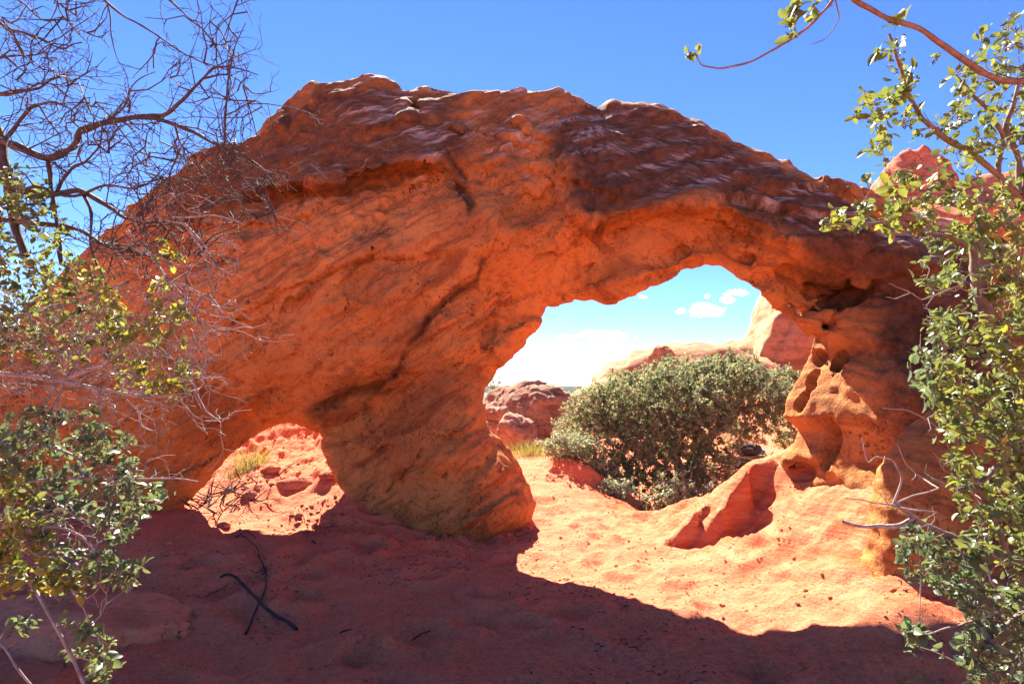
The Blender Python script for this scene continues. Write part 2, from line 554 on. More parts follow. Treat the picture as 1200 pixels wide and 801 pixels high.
hole2 = [(585, 650, 6.7), (600, 622, 6.7), (620, 606, 6.8), (627, 590, 6.8), (620, 566, 6.8), (609, 542, 6.8), (600, 528, 6.8), (588, 512, 6.8), (576, 492, 6.8), (571, 470, 6.8), (571, 457, 6.8),
         (578, 444, 6.8), (592, 428, 6.8), (608, 408, 6.8), (618, 396, 6.8), (632, 380, 6.7), (630, 372, 6.65), (640, 357, 6.6), (664, 354, 6.5), (692, 352, 6.4), (712, 357, 6.25), (728, 351, 6.1),
         (752, 343, 6.0), (775, 333, 5.92), (800, 318, 5.9), (826, 312, 5.88), (846, 309, 5.86), (858, 320, 5.86), (880, 338, 5.82), (905, 355, 5.78), (928, 372, 5.72), (938, 386, 5.68), (950, 400, 5.7),
         (948, 416, 5.9), (938, 434, 5.9), (926, 456, 5.9), (917, 478, 5.9), (916, 488, 5.9), (936, 504, 5.85), (934, 518, 5.8), (916, 536, 5.8), (915, 548, 5.8), (928, 566, 5.7),
         (945, 590, 5.6), (962, 606, 5.5), (985, 614, 4.9), (1004, 622, 4.6), (1022, 668, 4.1), (1048, 738, 3.52), (1064, 800, 3.05), (900, 801, 4.6), (700, 700, 6.2)]
fctl = [(60, 550, 5.8), (150, 620, 6.0), (150, 450, 6.1), (200, 350, 6.35), (250, 250, 6.7), (300, 205, 6.95), (220, 500, 6.2), (230, 420, 6.15), (300, 300, 6.3), (100, 400, 6.4), (-60, 640, 5.4),
        (300, 470, 6.35), (350, 450, 6.3), (380, 470, 6.55), (180, 560, 6.2),
        (450, 600, 6.55), (410, 555, 6.95), (520, 610, 6.15), (585, 605, 6.15), (608, 585, 6.4), (500, 530, 6.3), (560, 500, 6.4), (590, 550, 6.35), (540, 560, 6.15),
        (470, 455, 6.65), (540, 430, 6.4), (430, 475, 6.85), (560, 400, 6.35), (400, 505, 6.95), (400, 440, 6.25), (540, 350, 6.15),
        (400, 350, 6.0), (500, 300, 5.95), (600, 280, 5.9), (600, 200, 6.1), (480, 230, 6.1), (450, 170, 6.3), (450, 120, 6.9), (600, 140, 6.75), (350, 260, 6.2), (400, 190, 6.3), (380, 140, 6.8), (540, 150, 6.7),
        (700, 200, 5.7), (690, 255, 5.65), (760, 190, 5.8), (700, 150, 6.4), (640, 180, 6.2), (640, 240, 6.0), (740, 235, 5.7), (760, 160, 6.2),
        (700, 300, 5.95), (640, 320, 6.2), (760, 290, 5.72), (800, 275, 5.6), (850, 285, 5.6), (900, 325, 5.55), (600, 350, 6.35), (820, 250, 5.38), (780, 250, 5.42),
        (800, 200, 5.7), (850, 225, 5.6), (900, 275, 5.4), (950, 300, 5.25), (1000, 275, 5.15), (1060, 300, 4.85), (910, 215, 5.8), (1000, 248, 5.5), (1060, 270, 5.25), (850, 180, 6.1),
        (940, 340, 5.65), (990, 345, 5.45), (1000, 400, 5.25), (1050, 380, 4.9), (1050, 440, 4.75), (1100, 450, 4.5), (1030, 500, 4.9), (965, 450, 5.5), (950, 500, 5.55), (1000, 560, 5.05), (960, 560, 5.4),
        (1060, 600, 4.55), (1100, 700, 3.9), (1035, 650, 4.45), (1150, 600, 4.2), (1200, 500, 4.3), (1200, 400, 4.5), (1160, 330, 4.8), (1250, 650, 3.9), (1080, 740, 3.7), (1300, 600, 4.0)]
op, h1p, h2p, fp = wpoly(outer), wpoly(hole1), wpoly(hole2), wpoly(fctl)

def jag(p, seed, amp=0.03, step=0.10):
    """an open outline made uneven: small steps and notches between its points"""
    rng = np.random.default_rng(seed); o = []
    for a, b in zip(p[:-1], p[1:]):
        n = max(1, int(np.hypot(*(b - a)[[0, 2]]) / step))
        for k in range(n):
            q = a + (b - a) * k / n
            o.append(q + rng.normal(size=3) * amp * np.array([1, 0, 1]) * (0 if k == 0 else 1))
    o.append(p[-1])
    return np.array(o)
oj = jag(op, 3, 0.02); h2j = jag(h2p, 4, 0.014); h1j = jag(h1p, 5, 0.015)
poly_o = [tuple(q) for q in oj[:, [0, 2]]]
poly_o = [(poly_o[0][0], -0.9)] + poly_o + [(poly_o[-1][0], -0.9)]
poly_1 = [tuple(q) for q in h1j[:, [0, 2]]]
poly_1 = [(poly_1[0][0], -1.2)] + poly_1 + [(poly_1[-1][0], -1.2)]
poly_2 = [tuple(q) for q in h2j[:-2][:, [0, 2]]]
poly_2 = [(poly_2[0][0], -1.2)] + poly_2 + [(poly_2[-1][0], -1.2)]

HV = 0.030
ax_x = np.arange(-7.6, 5.6, HV); ax_y = np.arange(2.7, 9.3, HV); ax_z = np.arange(-0.75, 5.9, HV)
AX, AZ = np.meshgrid(ax_x, ax_z, indexing='ij')
qx, qz = AX.ravel(), AZ.ravel()
q2 = np.c_[qx, qz]
d2 = np.minimum(np.minimum(poly_sd(qx, qz, poly_o), -poly_sd(qx, qz, poly_1)), -poly_sd(qx, qz, poly_2))
edge = np.concatenate([op, h1p, h2p[:-2]])
edge_f = edge[:, 1] - 0.18
ye = TPS(edge[:, [0, 2]], edge[:, 1], 0.02)(q2)
yf = TPS(np.r_[fp[:, [0, 2]], edge[:, [0, 2]]], np.r_[fp[:, 1], edge_f], 0.004)(q2)

def wl2(l):
    a = wpoly(l); return [tuple(v) for v in a[:, [0, 2]]]
# ledges: the rock left of the line of travel stands proud of the rock right of it
def ledge(pl, amp, reach_hi, reach_lo=0.12):
    global yf
    d, s, al = line_sd(qx, qz, wl2(pl))
    fade = sstep(0, 0.12, al) * sstep(1, 0.88, al)
    up = np.where(s > 0, np.exp(-d / reach_hi), 0) * amp
    dn = np.where(s <= 0, np.exp(-d / reach_lo), 0) * amp * 0.6
    yf = yf - up * fade + dn * fade
def groove(pl, depth, w):
    global yf
    d, s, al = line_sd(qx, qz, wl2(pl))
    wob = w * (0.45 + 1.1 * np.abs(pnoise(np.c_[qx * 1.6, qz * 1.6, qx * 0], 77)))
    yf = yf + depth * np.clip(0.35 + 1.3 * pnoise(np.c_[qx * 1.3, qz * 1.3, qx * 0 + 3], 79), 0.08, 1) * np.exp(-(d / wob) ** 2) * sstep(0, 0.08, al) * sstep(1, 0.92, al)
# overhanging upper block, its seams and joints
ledge([(260, 215, 6.6), (300, 222, 6.5), (345, 226, 6.4), (400, 226, 6.3), (440, 212, 6.2), (490, 197, 6.2), (530, 210, 6.2)], 0.24, 0.6, 0.25)
ledge([(170, 300, 6.8), (230, 262, 6.6), (320, 262, 6.4), (380, 262, 6.3)], 0.07, 0.3)
groove([(478, 104, 7.0), (490, 135, 6.8), (500, 162, 6.5), (525, 188, 6.3), (550, 214, 6.2)], 0.26, 0.05)
groove([(515, 195, 6.2), (545, 225, 6.1), (552, 250, 6.0)], 0.16, 0.04)
groove([(600, 198, 6.1), (630, 205, 6.1), (662, 207, 5.9)], 0.13, 0.035)
ledge([(665, 160, 6.1), (655, 200, 6.0), (652, 235, 5.9), (668, 252, 5.8), (700, 270, 5.7), (722, 258, 5.7), (770, 250, 5.7)][::1], 0.10, 0.25)
groove([(790, 170, 5.9), (820, 200, 5.7), (860, 235, 5.5), (885, 262, 5.4)], 0.10, 0.04)
groove([(770, 150, 6.2), (800, 172, 5.9), (850, 205, 5.7), (930, 262, 5.4), (1000, 300, 5.2)], 0.07, 0.05)
ledge([(1100, 318, 4.8), (1030, 322, 5.0), (970, 318, 5.3), (920, 292, 5.4), (880, 268, 5.5), (845, 250, 5.5), (770, 250, 5.55), (735, 252, 5.6), (705, 270, 5.7), (670, 255, 5.8)], -0.20, 0.4, 0.35)
# diagonal crack through the body of the arch down to the small opening
groove([(600, 268, 5.95), (565, 305, 6.0), (552, 330, 6.05), (500, 372, 6.15), (488, 400, 6.25), (470, 425, 6.4), (452, 452, 6.5)], 0.16, 0.028)
ledge([(600, 268, 5.95), (565, 305, 6.0), (552, 330, 6.05), (500, 372, 6.15), (470, 425, 6.4)], -0.07, 0.3)
groove([(475, 430, 6.45), (440, 450, 6.55), (405, 462, 6.6), (365, 482, 6.6)], 0.14, 0.06)
groove([(300, 335, 6.2), (345, 322, 6.15), (390, 318, 6.1), (440, 326, 6.0)], 0.06, 0.04)
ledge([(250, 400, 6.2), (330, 345, 6.15), (390, 318, 6.05), (450, 300, 6.0), (540, 300, 5.95)], 0.07, 0.5)
groove([(120, 560, 6.1), (200, 520, 6.2), (270, 482, 6.4), (320, 455, 6.4)], 0.06, 0.05)
# right leg: joints
groove([(985, 400, 5.3), (1005, 450, 5.1), (1045, 480, 4.8), (1100, 500, 4.6)], 0.12, 0.05)
groove([(995, 395, 5.3), (1040, 425, 4.9), (1090, 450, 4.6)], 0.10, 0.04)
groove([(1030, 440, 4.9), (1060, 410, 4.8), (1110, 395, 4.6)], 0.10, 0.04)
ledge([(925, 520, 5.7), (955, 545, 5.5), (985, 585, 5.2), (1012, 640, 4.8)], 0.05, 0.2)
groove([(940, 535, 5.6), (968, 575, 5.4), (996, 615, 5.1)], 0.12, 0.04)

# many short broken ledges that follow the bedding: up to the right on the body, down to the right on the arm
_lr = np.random.default_rng(77)
for _k in range(64):
    u = _lr.uniform(150, 1080); v = _lr.uniform(110, 600)
    if not (150 + abs(u - 560) * 0.18 < v or u > 700): pass
    ang = (-0.62 if u < 560 else (-0.45 if v > 270 and u < 860 else 0.52)) + _lr.normal() * 0.16
    Ln = _lr.uniform(40, 150); pl = []
    for q in np.linspace(-0.5, 0.5, 6):
        uu, vv = u + q * Ln * math.cos(ang), v + q * Ln * math.sin(ang) + _lr.normal() * 3
        pl.append((uu, vv, 6.2 - max(0, uu - 700) * 0.003))
    ledge(pl, _lr.choice([-1, 1]) * _lr.uniform(0.03, 0.075), _lr.uniform(0.12, 0.4), 0.08)
    if _k % 3 == 0: groove(pl, _lr.uniform(0.05, 0.12), 0.02)
n2 = np.c_[qx, qz, 0 * qx]
yf = yf - 0.10 * fbm(n2 * 0.9, 3, 3) - 0.05 * fbm(np.c_[qx * 0.9 + qz * 0.5, (qz - 0.45 * qx) * 4.0, 0 * qx], 4, 14)
yf = np.minimum(yf, ye - 0.05)
thick = 1.1 + 0.0 * yf
yb = np.maximum(ye + 0.12, np.minimum(yf + 2.6, ye + 0.65)) + 0.08 * fbm(n2 * 1.2, 3, 8)
RR = 0.17
tt = np.clip(d2 / RR, 0, 1)
s = np.sqrt(np.clip(1 - (1 - tt) ** 2, 0, 1))
sb = np.clip(d2 / 1.1, 0, 1) ** 0.85
lo = (ye - (ye - yf) * s).reshape(AX.shape).astype(np.float32)
hi = (ye + (yb - ye) * sb).reshape(AX.shape).astype(np.float32)
d2g = d2.reshape(AX.shape).astype(np.float32)
yeg = ye.reshape(AX.shape).astype(np.float32)
Yg = ax_y.astype(np.float32)[None, :, None]
F = np.minimum(Yg - lo[:, None, :], hi[:, None, :] - Yg)
out = d2g[:, None, :] - 0.3 * np.abs(Yg - yeg[:, None, :])
F = np.where(d2g[:, None, :] > 0, np.minimum(F, 0.25), np.maximum(out, -0.25))

def carve(c, r, rot=0.0, rough=0.12, seed=0):
    """hollow out an ellipsoid pocket"""
    global F
    c = np.asarray(c, float); r = np.asarray(r, float)
    m = max(r) * 1.5
    i0, i1 = np.searchsorted(ax_x, [c[0] - m, c[0] + m]); j0, j1 = np.searchsorted(ax_y, [c[1] - m, c[1] + m]); k0, k1 = np.searchsorted(ax_z, [c[2] - m, c[2] + m])
    X, Y, Z = np.meshgrid(ax_x[i0:i1] - c[0], ax_y[j0:j1] - c[1], ax_z[k0:k1] - c[2], indexing='ij')
    cs, sn = math.cos(rot), math.sin(rot)
    a, b = cs * X + sn * Z, -sn * X + cs * Z
    q = np.sqrt((a / r[0]) ** 2 + (Y / r[1]) ** 2 + (b / r[2]) ** 2)
    nz = pnoise(np.stack([X, Y, Z], -1).reshape(-1, 3) * (1.2 / r.mean()), seed + 50).reshape(q.shape)
    d = (q - 1 + rough * nz) * r.min()
    F[i0:i1, j0:j1, k0:k1] = np.minimum(F[i0:i1, j0:j1, k0:k1], d)
def bulge(c, r, k=0.25):
    """grow a smooth swelling onto the rock"""
    global F
    X, Y, Z = (ax_x[:, None, None] - c[0]) / r[0], (ax_y[None, :, None] - c[1]) / r[1], (ax_z[None, None, :] - c[2]) / r[2]
    d = ((1 - np.sqrt(X * X + Y * Y + Z * Z)) * min(r)).astype(np.float32)
    d = np.clip(d, -0.25, 0.25)
    hh = np.clip(0.5 + 0.5 * (d - F) / k, 0, 1)
    F = (F + (d - F) * hh + k * hh * (1 - hh) * 0.6).astype(np.float32)
bulge((3.52, 4.1, 0.42), (1.0, 0.5, 1.2), 0.2)
def fy(u, v, Y0=5.5):
    """front depth of the arch at a pixel (fixed point)"""
    Y = Y0
    for _ in range(25):
        p = P(u, v, Y)
        i = int(np.clip((p[0] - ax_x[0]) / HV, 0, len(ax_x) - 1)); k = int(np.clip((p[2] - ax_z[0]) / HV, 0, len(ax_z) - 1))
        Y = 0.5 * Y + 0.5 * float(lo[i, k])
    return Y
# honeycomb pockets (px, py, half-width px, half-height px, depth m, tilt)
for k, (u, v, a, b, dep, rot) in enumerate([(938, 366, 8, 7, .16, .3), (925, 357, 5, 4, .10, 0), (950, 344, 11, 9, .16, .5), (966, 352, 10, 12, .2, -.3), (948, 328, 11, 9, .13, .2), (962, 332, 7, 8, .12, 0),
        (988, 352, 12, 20, .26, -.35), (970, 380, 9, 8, .2, .2), (1000, 345, 9, 14, .2, -.4), (980, 366, 6, 8, .2, 0), (926, 320, 15, 12, .10, -.6), (905, 338, 5, 4, .07, 0), (958, 366, 6, 6, .14, 0), (890, 330, 6, 4, .06, 0),
        (955, 446, 12, 16, .07, .1), (985, 430, 8, 22, .12, -.3), (938, 470, 14, 12, .06, .3), (960, 420, 12, 9, .08, .2), (975, 520, 26, 34, .10, -.5), (936, 553, 13, 9, .24, .5), (922, 520, 8, 6, .08, .3), (957, 398, 9, 8, .14, 0), (0, 0, 0, 0, 0, 0)]):
    if not a: continue
    Y = fy(u, v)
    sc = Y / FPX
    carve(P(u, v, Y + dep * 0.25), (a * sc, dep, b * sc), rot, 0.15, k)
for k, (u, v, a, b, dep, rot) in enumerate([(575, 470, 16, 34, .12, .3), (432, 455, 26, 10, .12, .5), (400, 470, 26, 10, .14, .5), (640, 300, 26, 8, .05, .5), (790, 300, 26, 6, .06, .5),
        (390, 185, 22, 6, .05, .2), (300, 175, 22, 5, .05, 0), (345, 232, 30, 8, .07, 0), (690, 312, 18, 4, .06, .55), (830, 290, 26, 5, .06, -.1), (868, 300, 20, 5, .06, -.5), (580, 390, 12, 22, .06, -.5)]):
    Y = fy(u, v, 6.2)
    sc = Y / FPX
    carve(P(u, v, Y + dep * 0.2), (a * sc, dep, b * sc), rot, 0.3, k + 60)

V, Q = surface_nets(F, np.array([ax_x[0], ax_y[0], ax_z[0]]), HV)
del F
lab_ = np.arange(len(V))                     # drop loose crumbs: keep the one connected body
for _ in range(400):
    m_ = lab_[Q].min(1); new_ = lab_.copy()
    for k in range(4): np.minimum.at(new_, Q[:, k], m_)
    new_ = new_[new_]
    if (new_ == lab_).all(): break
    lab_ = new_
big_ = np.bincount(lab_).argmax(); keep_ = lab_ == big_
ren_ = np.cumsum(keep_) - 1
Q = ren_[Q[keep_[Q[:, 0]]]]; V = V[keep_]
V = relax(V, Q, 1, 0.45)
N = vnormals(V, Q)
# bedding coordinate: beds climb to the right in the body and fall to the right along the arm
wr = sstep(0.3, 1.3, V[:, 0])
bedc = (1 - wr) * (0.83 * V[:, 2] - 0.55 * V[:, 0]) + wr * (0.88 * V[:, 2] + 0.46 * V[:, 0] - 0.9) + 0.12 * V[:, 1]
along = (1 - wr) * (0.83 * V[:, 0] + 0.55 * V[:, 2]) + wr * (0.88 * V[:, 0] - 0.46 * V[:, 2])
warp = bedc + 0.12 * fbm(V * 0.8, 3, 61)
up = sstep(3.0, 4.4, V[:, 2] + 0.3 * np.maximum(V[:, 0], 0))
def facets(n, seed, stretch, slope, off):
    """broken slabs: each cell is a tilted plate with its own height, with sharp steps between plates"""
    rng = np.random.default_rng(seed)
    wv = 0.10 * np.stack([fbm(V * 1.6, 3, seed), fbm(V * 1.6, 3, seed + 4), fbm(V * 1.6, 3, seed + 8)], 1)
    X = np.stack([along / stretch, V[:, 1] * 0.7, warp * 1.0], 1) + wv
    c = X[rng.integers(0, len(X), n)]
    best = np.empty(len(X), np.int64); gap = np.empty(len(X))
    for a in range(0, len(X), 40000):
        d = ((X[a:a + 40000, None] - c[None]) ** 2).sum(-1)
        p2 = np.partition(d, 1, axis=1)[:, :2]
        best[a:a + 40000] = d.argmin(1); gap[a:a + 40000] = np.sqrt(p2[:, 1]) - np.sqrt(p2[:, 0])
    t_ = rng.normal(size=(n, 3)) * slope; o_ = rng.uniform(-1, 1, n) * off
    return ((X - c[best]) * t_[best]).sum(1) + o_[best], gap
f1, g1 = facets(170, 301, 1.9, 0.13, 0.045)
f2, g2 = facets(700, 305, 1.7, 0.10, 0.014)
mott = np.clip(0.45 + 1.1 * fbm(V * 0.55, 3, 66), 0.12, 1)
body = 1 - 0.45 * sstep(2.2, 1.0, V[:, 2]) * sstep(-3, -1.5, V[:, 0]) * sstep(1.2, 0.2, V[:, 0])
body = body * (1 - 0.65 * sstep(2.0, 2.4, V[:, 0]) * sstep(2.2, 1.6, V[:, 2]))
disp = f1 * (0.5 + 0.7 * up) * mott * body + f2 * (0.7 + 0.2 * up) * mott * body
disp -= 0.03 * np.clip(1 - g1 / 0.022, 0, 1) * (0.3 + 0.7 * up) * mott
ph2 = (warp * 8 + 0.5 * fbm(V * 2.0, 2, 69)) % 1.0
disp += (sstep(0, 0.8, ph2) - sstep(0.86, 1, ph2) - 0.5) * (0.020 - 0.010 * up) * mott
disp += 0.045 * fbm(V * 1.7, 3, 71) + 0.012 * fbm(V * 6.5, 4, 78, 0.65)
V = relax(V + N * disp[:, None], Q, 1, 0.3)
ame = new_mesh('rock_arch', V, Q)
# desert varnish: dark mineral crust on the brow and right arm; right leg's shade painted in
vx, vz = V[:, 0], V[:, 2]
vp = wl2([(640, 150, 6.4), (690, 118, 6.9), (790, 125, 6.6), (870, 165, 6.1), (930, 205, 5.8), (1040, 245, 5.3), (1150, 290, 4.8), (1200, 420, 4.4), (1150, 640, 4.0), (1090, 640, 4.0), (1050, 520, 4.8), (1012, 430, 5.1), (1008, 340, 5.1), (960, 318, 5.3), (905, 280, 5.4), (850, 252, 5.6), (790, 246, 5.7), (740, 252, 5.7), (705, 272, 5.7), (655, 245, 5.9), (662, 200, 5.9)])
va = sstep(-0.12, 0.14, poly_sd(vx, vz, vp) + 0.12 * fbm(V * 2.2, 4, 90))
vp2 = wl2([(200, 225, 7), (330, 125, 7.4), (440, 95, 7.4), (540, 108, 7.2), (560, 190, 6.3), (500, 200, 6.2), (420, 230, 6.3), (330, 232, 6.4), (240, 260, 6.6), (185, 300, 6.7)])
va = np.maximum(va, 0.9 * sstep(-0.2, 0.3, poly_sd(vx, vz, vp2) + 0.3 * fbm(V * 1.3, 4, 91)))
for pl, w, a in (([(475, 430, 6.45), (440, 452, 6.55), (405, 462, 6.6), (365, 484, 6.6)], 0.10, 0.9), ([(300, 226, 6.5), (345, 224, 6.4), (400, 228, 6.3), (440, 214, 6.2), (490, 199, 6.2)], 0.09, 0.9),
                 ([(490, 130, 6.8), (500, 162, 6.5), (525, 188, 6.3), (552, 250, 6.1)], 0.09, 0.9), ([(450, 510, 6.4), (480, 470, 6.4), (520, 450, 6.4)], 0.22, 0.55), ([(420, 480, 6.7), (440, 540, 6.6)], 0.2, 0.4),
                 ([(565, 305, 6.0), (552, 330, 6.05), (500, 372, 6.15), (470, 425, 6.4)], 0.035, 0.9)):
    d, _, _ = line_sd(vx, vz, wl2(pl))  # fold and overhang shade painted in; dark streaks on cracks and pier
    va = np.maximum(va, a * np.exp(-(d / (w * (1 + 0.8 * fbm(V * 3, 3, 95)))) ** 2))
va = np.maximum(va, 0.32 * sstep(0.0, 0.5, fbm(V * 0.9, 4, 97)))
va = np.maximum(va, 0.6 * up * sstep(-0.25, 0.35, fbm(V * 1.1, 4, 99)))
attr(ame, 'varnish_shade', np.clip(va, 0, 1))
attr(ame, 'bed', warp)
attr(ame, 'along', along)
attr(ame, 'pale', sstep(0.55, 0.85, N[:, 2]) * up)  # sunlit rim painted in: upward faces of the upper rock made paler
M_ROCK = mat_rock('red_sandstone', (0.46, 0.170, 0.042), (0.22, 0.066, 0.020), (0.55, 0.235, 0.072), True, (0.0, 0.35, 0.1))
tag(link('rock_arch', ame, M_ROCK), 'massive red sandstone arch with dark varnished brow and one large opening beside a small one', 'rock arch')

# ------------------------------------------------------------------ other rocks
M_ROCK2 = mat_rock('pale_sandstone', (0.40, 0.17, 0.08), (0.22, 0.08, 0.04), (0.50, 0.25, 0.13), False, (0.1, 0.2, 0.0), 0.5)
M_ROCK3 = mat_rock('dusty_red_sandstone', (0.50, 0.145, 0.07), (0.30, 0.08, 0.04), (0.62, 0.22, 0.12), False, (0.3, -0.4, 0.2), 1.0)
_ico = {}
def ico(n):
    if n not in _ico:
        b = bmesh.new(); bmesh.ops.create_icosphere(b, subdivisions=n, radius=1.0)
        _ico[n] = (np.array([v.co[:] for v in b.verts]), np.array([[v.index for v in f.verts] for f in b.faces]))
        b.free()
    return _ico[n]
def rock(name, c, dims, seed, planes=14, amp=0.12, sub=5, bed=0.0, bedf=4.0, rot=0.0, sharp=0.0, mat=None, power=2.0, crack=0.03):
    U, T = ico(sub)
    rng = np.random.default_rng(seed)
    r = (np.abs(U) ** power).sum(1) ** (-1 / power)
    Nn = rng.normal(size=(planes, 3)); Nn /= np.linalg.norm(Nn, axis=1)[:, None]
    D = rng.uniform(0.72, 0.98, planes)
    dd = U @ Nn.T
    rp = np.where(dd > 0.05, D / np.maximum(dd, 0.05), 9)
    rp = np.minimum(rp.min(1), r)
    r = r * (1 - sharp) + rp * sharp
    W = U * r[:, None]
    dims = np.asarray(dims, float)
    Wd = W * dims
    s = dims.mean()
    n = fbm(Wd / s * 1.3, 5, seed, 0.52) * amp + 0.35 * amp * fbm(Wd / s * 5, 4, seed + 5, 0.6)
    if bed:
        q = Wd[:, 2] / s * bedf + 0.5 * fbm(Wd / s, 3, seed + 9) + 0.25 * Wd[:, 0] / s
        n = n + bed * (sstep(0, 0.8, q % 1) - sstep(0.85, 1, q % 1))
    n = n - crack * np.clip(0.10 - np.abs(pnoise(Wd / s * np.array([2.2, 2.2, 1.1]), seed + 13)), 0, 1) / 0.10 + 0.12 * amp * fbm(Wd / s * 3.0, 4, seed + 17, 0.6, True)
    Wd = Wd * (1 + n)[:, None]
    cs, sn = math.cos(rot), math.sin(rot)
    Wd = np.c_[cs * Wd[:, 0] - sn * Wd[:, 1], sn * Wd[:, 0] + cs * Wd[:, 1], Wd[:, 2]]
    o = link(name, new_mesh(name, Wd, None, T), mat or M_ROCK2)
    o.location = c
    return o
# boulder behind the pier, slickrock and cliffs
def place(name, u, v, Y, dims, sink, label, cat, seed, **k):
    p = P(u, v, Y)
    o = rock(name, (p[0], p[1], gz(p[0], p[1]) + dims[2] * (1 - sink)), dims, seed, **k)
    return tag(o, label, cat)
M_ROCK4 = mat_rock('grey_weathered_sandstone', (0.30, 0.14, 0.085), (0.12, 0.06, 0.04), (0.46, 0.27, 0.18), False, (0.2, 0.3, 0.4), 1.0)
# (photo px of the centre, distance, half sizes) with the top set by pixel
def rock_px(name, u, vtop, Y, hx, hy, zlow, label, cat, seed, **k):
    p = P(u, vtop, Y)
    hz = (p[2] - zlow) / 2
    o = rock(name, (p[0], p[1], zlow + hz), (hx, hy, hz), seed, **k)
    return tag(o, label, cat)
rock_px('boulder', 618, 448, 14.0, 1.22, 1.1, -0.9, 'rounded dark weathered boulder seen just past the central pier', 'boulder', 21, planes=9, sharp=0.5, amp=0.09, mat=M_ROCK4, bed=0.025, bedf=3, power=2.5, sub=6, crack=0.035)
rock_px('boulder', 606, 484, 12.7, 0.55, 0.4, -0.7, 'lower rust-red block leaning on the dark weathered boulder', 'boulder', 25, planes=10, sharp=0.7, amp=0.1, mat=M_ROCK4, power=2.6)
rock_px('slickrock', 742, 444, 19.0, 2.3, 2.0, -1.2, 'low pale slickrock hump on the skyline left of the big scrub oak', 'rock outcrop', 31, planes=8, sharp=0.5, amp=0.12, bed=0.03, power=2.4)
rock_px('slickrock', 806, 402, 22.0, 4.0, 3.0, -2.5, 'long pale domed slickrock showing above the crown of the scrub oak', 'rock outcrop', 36, planes=10, sharp=0.5, amp=0.10, bed=0.03, power=2.3)
rock_px('boulder', 775, 403, 20.5, 0.55, 0.6, 1.3, 'small knobby rock sitting on the long domed slickrock', 'rock', 38, planes=9, sharp=0.8, amp=0.15)
rock_px('cliff', 990, 300, 23.0, 4.5, 3.5, -3.0, 'tall pinkish sandstone cliff behind the pocketed right leg of the arch', 'cliff', 43, planes=16, sharp=0.92, amp=0.05, bed=0.012, power=5.0, sub=6, crack=0.03)
rock_px('rock_dome', 1062, 182, 15.0, 0.95, 1.1, 4.2, 'red rock dome rising behind the right shoulder of the arch', 'rock outcrop', 47, planes=12, sharp=0.6, amp=0.13, mat=M_ROCK3, bed=0.02, power=2.6)
rock_px('rock_tower', 1115, 232, 14.5, 3.2, 2.2, -1.0, 'broad red rock mass carrying the dome behind the arch', 'rock outcrop', 49, planes=14, sharp=0.7, amp=0.10, mat=M_ROCK3, bed=0.02, power=3.4)
rock_px('slickrock', 872, 396, 24.0, 2.6, 2.5, -2.5, 'sloping pale slickrock shoulder joining the long dome to the tall cliff', 'rock outcrop', 39, planes=10, sharp=0.6, amp=0.08, bed=0.03, power=2.6)
# small ledges on the bare slope of the passage
g = gpx(92, 735)
o = rock('rock_slab', (g[0] - 0.1, g[1] + 0.1, g[2] - 0.05), (0.85, 0.5, 0.17), 61, planes=10, sharp=0.6, amp=0.10, mat=mat_rock('slab_sandstone', (0.62, 0.19, 0.09), (0.40, 0.11, 0.05), (0.72, 0.27, 0.14), False), rot=-0.2, power=3.0)
tag(o, 'low pale red rock slab half buried in sand under the lower oak', 'rock slab')
p = P(884, 534, 11.4)
pr = rock('pack_rock', (p[0], p[1], p[2] - 0.36), (0.62, 0.5, 0.40), 64, planes=12, sharp=0.8, amp=0.14, mat=M_ROCK3, power=2.8)
tag(pr, 'rust-red rock behind the oak with a dark pack lying on top', 'rock')
g = gpx(350, 566)
o = rock('rock_flake', (g[0], g[1], g[2] - 0.02), (0.32, 0.12, 0.10), 66, planes=8, sharp=0.9, amp=0.08, mat=M_ROCK3, rot=0.55, sub=4)
tag(o, 'thin sunlit rock flake on the sand inside the small opening', 'rock')
for k, (u, v, s_, lab) in enumerate([(318, 552, .10, 'small reddish stone above the dead brush in the small opening'), (384, 560, .09, 'fist-sized stone at the right edge of the small opening'),
        (292, 583, .08, 'round red stone among the dead twigs of the small opening'), (262, 617, .06, 'small stone on the sunlit lip of the small opening'),
        (1003, 530, .0, '')]):
    if s_ <= 0: continue
    g = gpx(u, v)
    tag(rock('stone', g + [0, 0, s_ * 0.3], (s_ * 1.2, s_, s_ * 0.7), 70 + k, planes=9, sharp=0.8, amp=0.1, mat=M_ROCK3, sub=4), lab, 'stone')

# loose grit and pebbles on the sand (too many to count)
def pebbles(name, N, seed, sizes, region, mat, label):
    rng = np.random.default_rng(seed)
    U, T = ico(1)
    x = rng.uniform(region[0], region[1], N); y = rng.uniform(region[2], region[3], N)
    keep = fbm(np.c_[x, y, 0 * x] * 0.9, 3, seed) > -0.15
    x, y = x[keep], y[keep]; N = len(x)
    z = ground(x, y)
    s_ = sizes[0] * (1 / (1 - rng.random(N) * 0.97)) ** 0.62
    s_ = np.minimum(s_, sizes[1])
    W = U[None] * (1 + 0.28 * rng.normal(size=(N, len(U), 1))) * s_[:, None, None] * rng.uniform(0.6, 1.2, (N, 1, 3)) * [1, 1, 0.7]
    W = W + np.stack([x, y, z + s_ * 0.25], -1)[:, None]
    F_ = (T[None] + (np.arange(N) * len(U))[:, None, None]).reshape(-1, 3)
    return tag(link(name, new_mesh(name, W.reshape(-1, 3), None, F_), mat), label, None, None, 'stuff')
pebbles('gravel', 9000, 5, (0.003, 0.018), (-5, 3.2, 2.4, 9.5), M_SAND, 'loose red grit and pebbles scattered over the sand')
pebbles('rubble', 500, 6, (0.006, 0.04), (-5.2, -1.6, 6.8, 11.5), M_SAND, 'reddish rubble on the sunlit slope behind the small opening')

